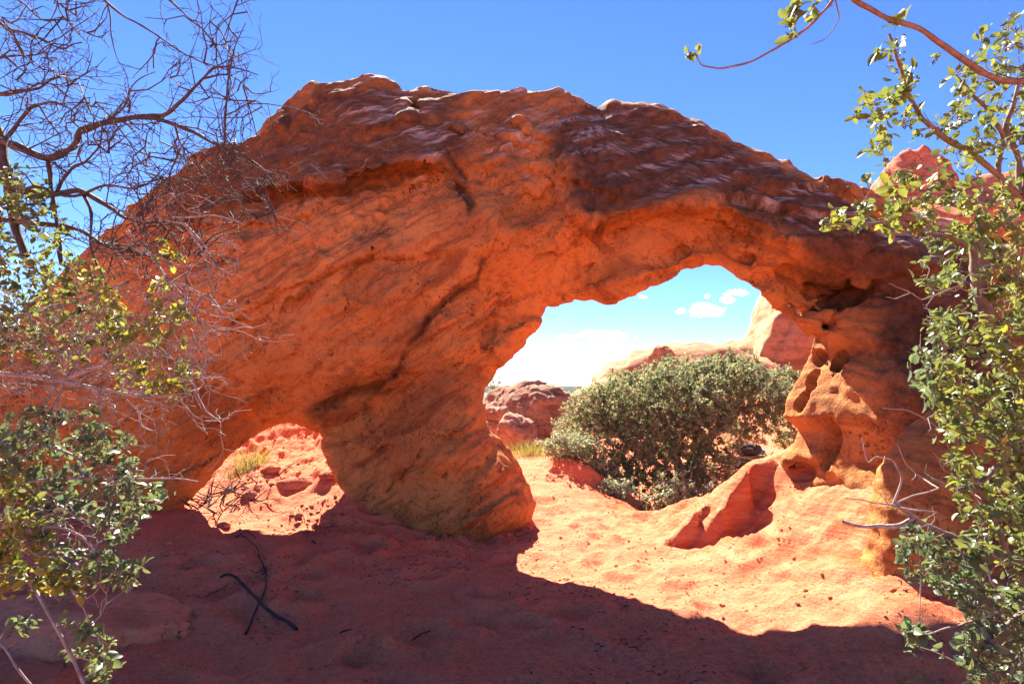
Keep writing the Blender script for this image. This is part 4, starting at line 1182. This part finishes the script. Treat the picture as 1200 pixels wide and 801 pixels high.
L([(118, 470, 2.0), (116, 500, 2.0), (114, 535, 2.0), (136, 567, 1.98)], 0.0022, 0.0012)
L([(160, 475, 1.95), (165, 500, 1.95), (178, 505, 1.95), (200, 502, 1.95)], 0.0035, 0.0012)
L([(78, 440, 2.05), (82, 420, 2.0), (76, 405, 2.0)], 0.003, 0.001)
L([(60, 440, 2.05), (50, 420, 2.0), (35, 400, 2.0)], 0.003, 0.001)
L([(150, 462, 1.97), (190, 455, 1.95), (225, 458, 1.93), (234, 462, 1.92)], 0.003, 0.0015)
twigs([(0, 380), (120, 370), (240, 390), (250, 470), (120, 480), (0, 470)], 90, (1.9, 2.2), 0.003, 0.15)
forks(120, (0, 270), (360, 480), (0.08, 0.30), 0.0030, 2, (0.7, 0, 0.0))
lv = Leaves(LEAF_OVAL, 52); lvb = Leaves(LEAF_OVAL, 53)
oak2 = empty('scrub_oak', b2, 'yellow-green oak on the left, its pale branches reaching over the red rock', 'shrub')
fill(sk, lv, [(-15, 265), (60, 275), (140, 330), (150, 400), (80, 430), (-15, 430)], 140, (1.95, 2.4), (5, 9), 0.028, tn)
fill(sk, lv, [(130, 340), (205, 345), (240, 390), (220, 460), (150, 470), (110, 400)], 42, (1.9, 2.1), (4, 8), 0.034, 0.7)
fill(sk, lv, [(180, 450), (215, 445), (215, 475), (175, 475)], 5, (1.9, 2.0), (4, 7), 0.034, 0.85)
fill(sk, lv, [(-10, 200), (50, 200), (90, 270), (-10, 280)], 30, (2.2, 2.5), (5, 9), 0.034, 0.3)
tb.build('branches', M_DEAD, oak2, b2)
lv.build('foliage', M_OAKLEAF2, oak2, b2)

# ---- low blue-green oak at the lower left
b3 = plant_base(-150, 2.1)
tb = Tubes(); sk = Skeleton(61, tb)
sk.limb([b3 - [0, 0, 0.1], b3 + [0.06, 0, 0.35], P(-90, 640, 2.1)], 0.04, 0.025, 0.05)
f3 = P(-90, 640, 2.1)
L([(-20, 614, 2.0), (36, 618, 1.9), (62, 640, 1.88), (80, 655, 1.86), (113, 683, 1.85)], 0.010, 0.004, 0.03, f3)
L([(36, 618, 1.9), (70, 616, 1.87), (96, 628, 1.86), (112, 645, 1.86), (119, 668, 1.86), (117, 686, 1.86)], 0.0042, 0.002, 0.03)
L([(36, 618, 1.9), (55, 603, 1.88), (78, 596, 1.87), (100, 614, 1.86)], 0.003, 0.0014, 0.03)
L([(48, 702, 1.85), (62, 728, 1.83), (80, 762, 1.82), (104, 812, 1.8)], 0.0045, 0.0042, 0.02, P(20, 660, 1.9))
L([(-20, 735, 1.85), (4, 756, 1.82), (22, 785, 1.8), (40, 806, 1.8)], 0.0034, 0.003, 0.02, P(-60, 690, 1.95))
L([(75, 680, 1.86), (95, 705, 1.85), (112, 740, 1.84), (120, 762, 1.84)], 0.0026, 0.0014, 0.03)
L([(-20, 570, 2.05), (40, 562, 2.0), (100, 560, 1.95), (150, 562, 1.92), (200, 560, 1.9), (232, 564, 1.88)], 0.006, 0.0014, 0.03, f3)
L([(-20, 520, 2.1), (50, 520, 2.05), (110, 540, 2.0), (170, 552, 1.95)], 0.007, 0.002, 0.04, f3)
forks(40, (0, 200), (520, 760), (0.06, 0.2), 0.0024, 1, (0.6, 0, 0.0))
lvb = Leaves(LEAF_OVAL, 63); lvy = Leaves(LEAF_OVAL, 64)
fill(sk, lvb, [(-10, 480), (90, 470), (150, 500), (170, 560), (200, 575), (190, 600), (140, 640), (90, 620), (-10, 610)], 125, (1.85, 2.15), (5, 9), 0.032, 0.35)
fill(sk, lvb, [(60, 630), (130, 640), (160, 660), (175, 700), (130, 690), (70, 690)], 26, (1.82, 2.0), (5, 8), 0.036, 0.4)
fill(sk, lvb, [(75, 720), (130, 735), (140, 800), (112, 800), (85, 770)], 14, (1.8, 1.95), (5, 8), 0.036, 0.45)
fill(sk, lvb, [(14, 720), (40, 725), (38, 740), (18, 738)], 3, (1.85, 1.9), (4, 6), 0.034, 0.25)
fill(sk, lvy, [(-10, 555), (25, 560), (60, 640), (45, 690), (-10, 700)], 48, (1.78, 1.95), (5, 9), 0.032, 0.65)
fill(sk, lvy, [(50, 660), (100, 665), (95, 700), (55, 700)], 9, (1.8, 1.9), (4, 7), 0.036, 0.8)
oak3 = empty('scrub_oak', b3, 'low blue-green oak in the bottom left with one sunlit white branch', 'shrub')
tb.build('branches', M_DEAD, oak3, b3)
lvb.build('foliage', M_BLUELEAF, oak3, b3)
o = lvy.build('sun_tinted_foliage', M_OAKLEAF2, oak3, b3); o['label'] = 'yellow-green leaves in the sun'  # sunlight put into the colour: same oak, yellower leaf
# ------------------------------------------------------------------ plants beyond the arch
def crown(sk, lv, lobes, n, leaves, size, rm=0.010, rmin=0.0025, tint=None, seg=0.16, spread=1.0, up=0.4, hollow=0.45):
    rng = sk.rng; w = np.array([l[3] * l[4] * l[5] for l in lobes]) ** 0.7; w /= w.sum()
    pts = []
    for l, m in zip(lobes, (w * n).astype(int)):
        d = rng.normal(size=(m, 3)); d /= np.linalg.norm(d, axis=1)[:, None]
        r = (hollow + (1 - hollow) * rng.random(m)) ** 0.6
        r = r * (1 + 0.50 * fbm(d * 2.2 + l[0], 3, int(abs(l[0]) * 10) % 50))
        pts.append(np.array(l[:3]) + d * r[:, None] * np.array(l[3:6]))
    pts = np.concatenate(pts)
    d = np.array([np.linalg.norm(sk.P[:sk.n] - p, axis=1).min() for p in pts])
    for p in pts[np.argsort(d)]:
        r = sk.reach(p, rm, rmin, 0.2, seg, 4)
        if lv is not None and r is not None and rng.random() > 0.12:
            lv.spray(p, r[0], leaves, size, spread, min(0.16, r[1]), None if tint is None else np.clip(tint + 0.25 * float(pnoise(p[None] * 1.6, 3)[0]), 0, 1), up)

def bushy(name, base, lobes, stems, n, leaves, size, leafmat, label, seed, cat='shrub', shape=LEAF_TINY, tint=0.5, r0=0.05, bark=None, parts=('branches', 'foliage'), group=None, **k):
    tb = Tubes(); sk = Skeleton(seed, tb); base = np.asarray(base, float)
    for s_ in stems: sk.limb([base - [0, 0, 0.15]] + [np.asarray(q, float) for q in s_], r0, r0 * 0.35, 0.08, 6)
    lv = Leaves(shape, seed + 1)
    crown(sk, lv, lobes, n, leaves, size, tint=tint, **k)
    e = empty(name, base, label, cat, group)
    tb.build(parts[0], bark or M_BARK, e, base)
    lv.build(parts[1], leafmat, e, base)
    return e
def lob(u, v, Y, a, b, c): p = P(u, v, Y); return (p[0], p[1], p[2], a, b, c)
gb = lambda u, Y: np.array([P(u, 500, Y)[0], Y, gz(P(u, 500, Y)[0], Y)])

# the big scrub oak in the middle of the view
bb = gb(800, 9.8)
bushy('scrub_oak', bb,
      [lob(775, 480, 9.6, .95, .9, .72), lob(700, 510, 9.7, .55, .6, .55), lob(740, 465, 9.9, .7, .8, .45), lob(835, 455, 9.8, .85, .8, .50), lob(895, 462, 9.7, .75, .7, .42), lob(925, 492, 9.6, .45, .6, .40),
       lob(770, 548, 9.5, .8, .7, .45), lob(845, 500, 9.7, .7, .7, .5), lob(722, 560, 9.6, .4, .45, .4), lob(800, 565, 9.3, .6, .4, .35), lob(690, 475, 9.9, .4, .5, .35), lob(800, 440, 9.9, .7, .7, .35), lob(760, 520, 9.2, .6, .4, .5), lob(835, 545, 9.4, .45, .4, .35), lob(780, 500, 9.1, .7, .4, .5), lob(820, 480, 9.2, .6, .4, .4), lob(855, 430, 9.9, .55, .6, .30), lob(915, 450, 9.8, .45, .5, .30)],
      [[P(795, 540, 9.8), P(775, 490, 9.8), P(765, 450, 9.8)], [P(805, 545, 9.8), P(840, 500, 9.8), P(870, 460, 9.8), P(905, 450, 9.7)], [P(785, 555, 9.7), P(740, 520, 9.7), P(705, 490, 9.7)], [P(815, 540, 9.7), P(860, 480, 9.6), P(915, 470, 9.6)]],
      5200, 22, 0.052, M_FARLEAF, 'big dark green scrub oak growing in the middle of the view through the arch', 71, tint=0.5, r0=0.09)
bb = gb(668, 11.4)
bushy('scrub_oak', bb, [lob(678, 492, 11.4, .42, .4, .45), lob(662, 505, 11.4, .3, .35, .3)], [[P(672, 500, 11.4)], [P(682, 495, 11.4)]],
      230, 12, 0.055, M_SAGE, 'pale grey-green bush between the dark boulder and the big oak', 73, tint=0.3, r0=0.04)
bb = gb(745, 15.5)
bushy('juniper', bb, [lob(728, 446, 15.5, .45, .4, .35), lob(735, 462, 15.5, .6, .5, .5)], [[P(735, 455, 15.5)]], 140, 10, 0.06, M_FARLEAF, 'small juniper top showing on the skyline just left of the oak crown', 74, tint=0.3, r0=0.05)
bb = gb(576, 16.0)
bushy('juniper', bb, [lob(577, 448, 16.0, .3, .3, .25)], [[P(577, 452, 16.0)]], 60, 9, 0.055, M_FARLEAF, 'tiny green bush peeking over the dark boulder beside the pier', 75, tint=0.6, r0=0.04)
# low greenery on the flat behind the oak
for k, (u, v, Y, a, c, lab) in enumerate([(868, 520, 15, .5, .25, 'low green brush under the right side of the oak crown'), (900, 512, 17, .5, .2, 'faint green scrub in front of the pink sand patch'),
        (925, 525, 14, .35, .22, 'yellow-green scrub squeezed between pack rock and right leg'), (845, 512, 16, .5, .3, 'green brush glimpsed through the gap in the oak'), (895, 540, 12.6, .3, .14, 'short grey scrub behind the rock with the pack')]):
    p = P(u, v, Y); z = gz(p[0], p[1])
    bushy('scrub_bush', (p[0], p[1], z), [(p[0], p[1], max(p[2], z + c * 0.5), a, a, c)], [[(p[0], p[1], z + c)]], 90, 9, 0.07, M_GRASS if k % 2 else M_OAKLEAF, lab, 80 + k, tint=0.45, r0=0.02)

# sagebrush
SG = 'sagebrush beyond the arch'
for k, (u, vb, Y, a, h_, n, lab) in enumerate([(672, 556, 9.0, .48, .44, 480, 'round grey-green sagebrush crowning the eroded sand bank'), (706, 553, 8.8, .24, .28, 170, 'smaller sagebrush clump spilling off the right end of the bank'),
        (797, 588, 8.0, .30, .34, 260, 'pale sagebrush standing before the dark foot of the big oak'), (848, 588, 7.9, .30, .26, 200, 'wispy sagebrush beside the rock with the pack'),
        (725, 590, 8.3, .22, .24, 120, 'small sagebrush at the lower corner of the big oak'), (760, 590, 8.1, .15, .14, 70, 'lowest tuft of sagebrush, tucked under the oak in shade')]):
    p = P(u, vb, Y); z = gz(p[0], p[1])
    zt = z - 0.03
    if k >= 2: h_ = h_ + max(0, p[2] - z) * 1.1 + 0.06; a *= 1.25; n = int(n * 1.6)
    bb = np.array([p[0], p[1], zt])
    stems = [[bb + [a * 0.5 * math.cos(q), a * 0.5 * math.sin(q), h_ * 0.6]] for q in np.linspace(0, 6.28, 7)[:-1]]
    bushy('sagebrush', bb, [(p[0], p[1], zt + h_ * 0.5, a, a * 0.8, h_ * 0.55), (p[0] - a * 0.4, p[1], zt + h_ * 0.4, a * 0.6, a * 0.6, h_ * 0.45), (p[0] + a * 0.45, p[1] - .05, zt + h_ * 0.35, a * 0.6, a * 0.5, h_ * 0.4)], stems, n, 13, 0.045, M_SAGE, lab, 90 + k, group=SG, bark=M_DEAD, r0=0.014, rm=0.006, up=1.2, spread=0.7, hollow=0.3)

# grass
def grass(u, v, n, h_, rad, lab, seed, mat=None, lo_=1.5):
    g = gpx(u, v, lo_); rng = np.random.default_rng(seed)
    a = rng.uniform(0, 6.28, n); r = rad * np.sqrt(rng.random(n))
    bx, by = g[0] + r * np.cos(a), g[1] + r * np.sin(a); bz = ground(bx, by)
    ln = h_ * rng.uniform(0.5, 1.15, n); lean = rng.normal(size=(n, 2)) * 0.33 + np.c_[np.cos(a), np.sin(a)] * 0.22
    w = 0.0035 * (h_ / 0.3) ** 0.5 * rng.uniform(0.7, 1.3, n) * max(1, g[1] / 8)
    an = rng.uniform(0, 3.14, n); sx, sy = np.cos(an) * w, np.sin(an) * w
    V_ = []
    for t_ in (0, 0.35, 0.7, 1.0):
        cx = bx + lean[:, 0] * ln * t_ ** 1.8; cy = by + lean[:, 1] * ln * t_ ** 1.8; cz = bz - 0.02 + ln * t_ * (1 - 0.22 * t_)
        k = 1 - 0.85 * t_
        V_ += [np.c_[cx - sx * k, cy - sy * k, cz], np.c_[cx + sx * k, cy + sy * k, cz]]
    V_ = np.stack(V_, 1)
    f = np.array([(0, 1, 3, 2), (2, 3, 5, 4), (4, 5, 7, 6)])
    Q_ = (f[None] + (np.arange(n) * 8)[:, None, None]).reshape(-1, 4)
    me = new_mesh('grass_tuft', V_.reshape(-1, 3) - g, Q_)
    attr(me, 'tint', np.repeat(rng.random(n), 8))
    o = link('grass_tuft', me, mat or M_GRASS); o.location = g
    return tag(o, lab, 'grass tuft')
grass(612, 534, 260, 0.34, 0.35, 'dry green grass tuft beside the path under the dark boulder', 1)
grass(634, 533, 260, 0.32, 0.35, 'grass tuft growing against the left side of the bank sagebrush', 2)
grass(295, 545, 220, 0.38, 0.22, 'tall yellow-green grass tuft on the slope in the small opening', 3)
grass(283, 556, 120, 0.26, 0.18, 'shorter grass among the dead brush in the small opening', 4)
grass(786, 601, 40, 0.10, 0.04, 'tiny dark tuft alone on the lit sand in front of the oak', 5)

# dead brush in the small opening
g = gpx(262, 590); tb = Tubes(); sk = Skeleton(111, tb)
for k in range(46):
    a = sk.rng.uniform(0, 6.28); L_ = sk.rng.uniform(0.25, 0.7)
    s0 = g + np.array([sk.rng.normal() * 0.22, sk.rng.normal() * 0.25 + 0.15, 0]); s0[2] = gz(s0[0], s0[1])
    d = np.array([math.cos(a), math.sin(a), sk.rng.uniform(0.2, 1.0)]); d /= np.linalg.norm(d)
    sk.limb([s0, s0 + d * L_ * 0.5 + sk.rng.normal(size=3) * 0.04, s0 + d * L_ + sk.rng.normal(size=3) * 0.06 - [0, 0, 0.05]], 0.009, 0.002, 0.1, 5, 3)
for k in range(160):
    p = sk.P[sk.rng.integers(sk.n)] + sk.rng.normal(size=3) * [0.14, 0.14, 0.10]
    p[2] = max(p[2], gz(p[0], p[1]) + 0.01); sk.reach(p, 0.003, 0.0012, 0.3, 0.07, 4, False)
o = tb.build('dead_brush', M_DARKWOOD, None, g); o.location = g
tag(o, 'heap of dead brown twigs on the sunlit sand in the small opening', 'dead brush')
# dead roots on the rock that carries the pack
g = P(862, 545, 10.9); tb = Tubes(); sk = Skeleton(117, tb)
for k in range(40):
    a = sk.rng.uniform(-0.5, 0.5) + math.pi * (k % 2); L_ = sk.rng.uniform(0.3, 0.8)
    s0 = g + sk.rng.normal(size=3) * [0.35, 0.12, 0.13]
    d = np.array([math.cos(a), math.sin(a) * 0.6 - 0.1, sk.rng.uniform(-0.3, 0.3)])
    sk.limb([s0, s0 + d * L_ * 0.5 + sk.rng.normal(size=3) * 0.05, s0 + d * L_], 0.022, 0.006, 0.12, 5, 3)
o = tb.build('dead_log', M_DARKWOOD, None, g); o.location = g
tag(o, 'tangle of dark dead limbs lying against the rock with the pack', 'dead wood')

# backpack on the rock
t = NT('black_nylon'); M_NYL = t.done((0.02, 0.02, 0.024), t.bump(t.noise(40, 5, 0.6), 0.5, 0.02), 0.6, 0.4)
t = NT('blue_nylon'); M_BLUE = t.done((0.03, 0.22, 0.40), t.bump(t.noise(40, 5, 0.6), 0.4, 0.02), 0.6, 0.4)
pb = P(876, 527, 11.3)
U, T = ico(4)
bp = empty('backpack', pb - [0, 0, 0.09], 'black backpack with a blue corner lying on the rust-red rock', 'backpack')
def blob(name, c, d, mat, seed, pw=3.0):
    r = (np.abs(U) ** pw).sum(1) ** (-1 / pw)
    W = U * r[:, None] * np.array(d); W = W * (1 + 0.14 * fbm(W * 9, 3, seed))[:, None] + np.array(c)
    return link(name, new_mesh(name, W, None, T), mat, bp)
blob('body', (0, 0, 0.10), (0.24, 0.15, 0.12), M_NYL, 3)
blob('front_pocket', (-0.02, -0.14, 0.08), (0.15, 0.06, 0.07), M_NYL, 4)
blob('side_pocket', (0.24, -0.04, 0.06), (0.08, 0.08, 0.05), M_BLUE, 5)
tb = Tubes(); an = np.linspace(0, math.pi, 12)
tb.add(np.c_[-0.08 + 0.09 * np.cos(an), np.full(12, -0.02), 0.20 + 0.05 * np.sin(an)], np.full(12, 0.014), 6)
tb.build('strap', M_NYL, bp)

# dark sticks on the sand
def stick(l, r0, r1, lab, seed, lift=0.015):
    pts = np.array([gpx(u, v) for u, v in l]); 
    tb = Tubes(); sk = Skeleton(seed, tb)
    pts[:, 2] += lift
    s_ = sk.limb(pts, r0, r1, 0.05, 7, 4)
    return tb, sk, pts
tb, sk, pts = stick([(258, 678), (266, 674), (276, 677), (290, 692), (306, 710), (324, 724), (348, 739)], 0.009, 0.012, '', 121)
o = tb.build('dead_branch', M_CHAR, None, pts[0]); o.location = pts[0]
tag(o, 'thick bent black stick lying across another on the shaded sand', 'stick')
tb, sk, pts = stick([(277, 624), (288, 632), (300, 645), (306, 660), (311, 672), (313, 690), (306, 706), (298, 722), (288, 747)], 0.004, 0.008, '', 123, 0.03)
for k in range(26):
    p = pts[4] + sk.rng.normal(size=3) * [0.05, 0.05, 0.03]; p[2] = max(p[2], gz(p[0], p[1]) + 0.005); sk.reach(p, 0.004, 0.0015, 0.3, 0.04, 4, False)
o = tb.build('dead_branch', M_CHAR, None, pts[0]); o.location = pts[0]
tag(o, 'long thin black stick with a knot, running down the shaded sand', 'stick')
for k, (l, r, lab) in enumerate([([(482, 752), (492, 744), (504, 740)], .006, 'short forked black twig in the middle of the shaded sand'), ([(398, 742), (412, 738)], .007, 'stub of dark wood on the shaded sand right of the thick stick'),
        ([(366, 634), (376, 640)], .008, 'little dark twig on the shaded sand below the pier'), ([(240, 700), (258, 692), (268, 684)], .003, 'thin reddish twig at the end of the thick black stick'),
        ([(670, 735), (684, 738)], .006, 'small dark twig on the shaded sand nearest the light edge'), ([(350, 598), (356, 606), (358, 614)], .005, 'thin curved twig on the sunlit sand of the small opening'),
        ([(276, 630), (290, 622), (300, 630)], .007, 'gnarled twig at the shadow edge of the small opening')]):
    tb, sk, pts = stick(l, r, r * 0.6, '', 130 + k, 0.008)
    o = tb.build('twig', M_CHAR, None, pts[0]); o.location = pts[0]; tag(o, lab, 'twig')

# fine dark litter in the shaded sand
rng = np.random.default_rng(8); tb = Tubes()
n = 1500
x = np.concatenate([rng.normal(0.5, 1.5, n), rng.normal(-1.6, 1.2, n)]); y = np.concatenate([rng.normal(3.9, 0.8, n), rng.normal(5.2, 1.1, n)])
kp = (fbm(np.c_[x, y, 0 * x] * 1.3, 3, 4) > 0.06) & (y > 2.4); x, y = x[kp], y[kp]; z = ground(x, y)
for k in range(len(x)):
    a = rng.uniform(0, 6.28); L_ = rng.uniform(0.003, 0.017) * (1 + 1.5 * (rng.random() < 0.06)); d = np.array([math.cos(a), math.sin(a), rng.normal() * 0.2]) * L_
    c = np.array([x[k], y[k], z[k] + 0.004]); tb.add([c - d, c + d * 0.2 + rng.normal(size=3) * 0.003, c + d], np.array([0.0016, 0.0034, 0.0014]) * rng.uniform(0.5, 1.5), 4)
tag(tb.build('litter', M_DARKWOOD), 'fine dark twig and leaf litter strewn over the shaded sand', None, None, 'stuff')

# ------------------------------------------------------------------ air
t = NT('thin_air')
t.t.nodes.remove(t.b)
pv_ = t.n('ShaderNodeVolumePrincipled'); pv_.inputs['Density'].default_value = 1.6e-5; pv_.inputs['Color'].default_value = (0.80, 0.89, 1.0, 1); pv_.inputs['Anisotropy'].default_value = 0.2
t.l(pv_.outputs[0], t.out.inputs['Volume'])
x0, x1, y0, y1, z0, z1 = xs[0] - 50, xs[-1] + 50, ys[0] - 50, ys[-1] + 50, float(GZ.min()) - 40, 60.0
hv = np.array([(x, y, z) for x in (x0, x1) for y in (y0, y1) for z in (z0, z1)])
hq = [(0, 1, 3, 2), (4, 6, 7, 5), (0, 4, 5, 1), (2, 3, 7, 6), (0, 2, 6, 4), (1, 5, 7, 3)]
tag(link('haze', new_mesh('haze', hv, hq, None, False), t.m), 'thin blue air fading the far hills', None, None, 'stuff')

# ------------------------------------------------------------------ clouds low over the horizon
t = NT('cloud_white')
dens = t.noise(0.012, 6, 0.62)
t.done((0.85, 0.86, 0.88), None, 1.0, 0.0)
tr = t.n('ShaderNodeBsdfTranslucent'); tr.inputs['Color'].default_value = (0.95, 0.95, 0.96, 1)
ms = t.n('ShaderNodeMixShader'); ms.inputs[0].default_value = 0.88
t.l(t.b.outputs[0], ms.inputs[1]); t.l(tr.outputs[0], ms.inputs[2])
tp = t.n('ShaderNodeBsdfTransparent'); m2 = t.n('ShaderNodeMixShader')
t.l(t.ramp(dens, [(0.36, 0.0), (0.55, 1.0)]), m2.inputs[0]); t.l(tp.outputs[0], m2.inputs[1]); t.l(ms.outputs[0], m2.inputs[2])
t.l(m2.outputs[0], t.out.inputs['Surface'])
M_CLOUD = t.m
def cloud(u0, u1, v0, v1, lab, seed, Y=6000.0, np_=16):
    rng = np.random.default_rng(seed)
    W = (u1 - u0) / FPX * Y; H = (v1 - v0) / FPX * Y
    c = P((u0 + u1) / 2, (v0 + v1) / 2, Y)
    h_ = H / 14
    gx = np.arange(-W * 0.62, W * 0.62, h_); gy = np.arange(-W * 0.3, W * 0.3, h_ * 1.5); gz_ = np.arange(-H * 0.8, H * 0.8, h_)
    X, Yy, Z = np.meshgrid(gx, gy, gz_, indexing='ij')
    Fc = np.full(X.shape, -1.0)
    for k in range(np_):
        s_ = rng.uniform(-1, 1); env = (1 - s_ * s_) ** 0.5
        r = H * rng.uniform(0.22, 0.45) * (0.35 + 0.65 * env)
        q = np.array([s_ * W * 0.45, rng.normal() * W * 0.06, -H * 0.35 + rng.random() * H * 0.55 * env])
        Fc = np.maximum(Fc, 1 - np.sqrt(((X - q[0]) / (r * rng.uniform(1.5, 2.6))) ** 2 + ((Yy - q[1]) / (r * 1.4)) ** 2 + ((Z - q[2]) / r) ** 2))
    pn = np.stack([X, Yy, Z], -1).reshape(-1, 3) / H
    Fc = Fc + (0.75 * fbm(pn * 2.6 + seed * 5, 4, seed, 0.6)).reshape(X.shape) - 0.08
    Fc[[0, -1]] = -1; Fc[:, [0, -1]] = -1; Fc[:, :, [0, -1]] = -1
    V_, Q_ = surface_nets(Fc, np.zeros(3), 1.0)
    V_ = V_ * np.array([h_, h_ * 1.5, h_]) + np.array([gx[0], gy[0], gz_[0]])
    o = link('cloud', new_mesh('cloud', V_, Q_), M_CLOUD); o.location = c
    tag(o, lab, 'cloud', 'clouds in the arch opening')
cloud(648, 758, 388, 399, 'long flat white cloud stretched above the dark boulder', 1, np_=22)
cloud(641, 692, 403, 413, 'shorter white cloud tucked just under the long flat one', 2)
cloud(610, 633, 402, 407, 'thin cloud wisp next to the edge of the pier', 3, np_=7)
cloud(806, 848, 355, 368, 'puffy white cloud in the middle of the blue opening', 4)
cloud(790, 803, 361, 367, 'tiny cloud puff just left of the puffy white cloud', 5, np_=6)
cloud(849, 884, 340, 347, 'highest cloud streak near the pocketed right leg', 6, np_=9)
cloud(841, 862, 347, 354, 'small slanted cloud between the puffy cloud and the highest streak', 7, np_=7)
cloud(826, 832, 345, 349, 'smallest speck of cloud above the puffy one', 8, np_=4)
cloud(746, 757, 345, 350, 'faint cloud speck under the ceiling of the arch', 9, np_=4)
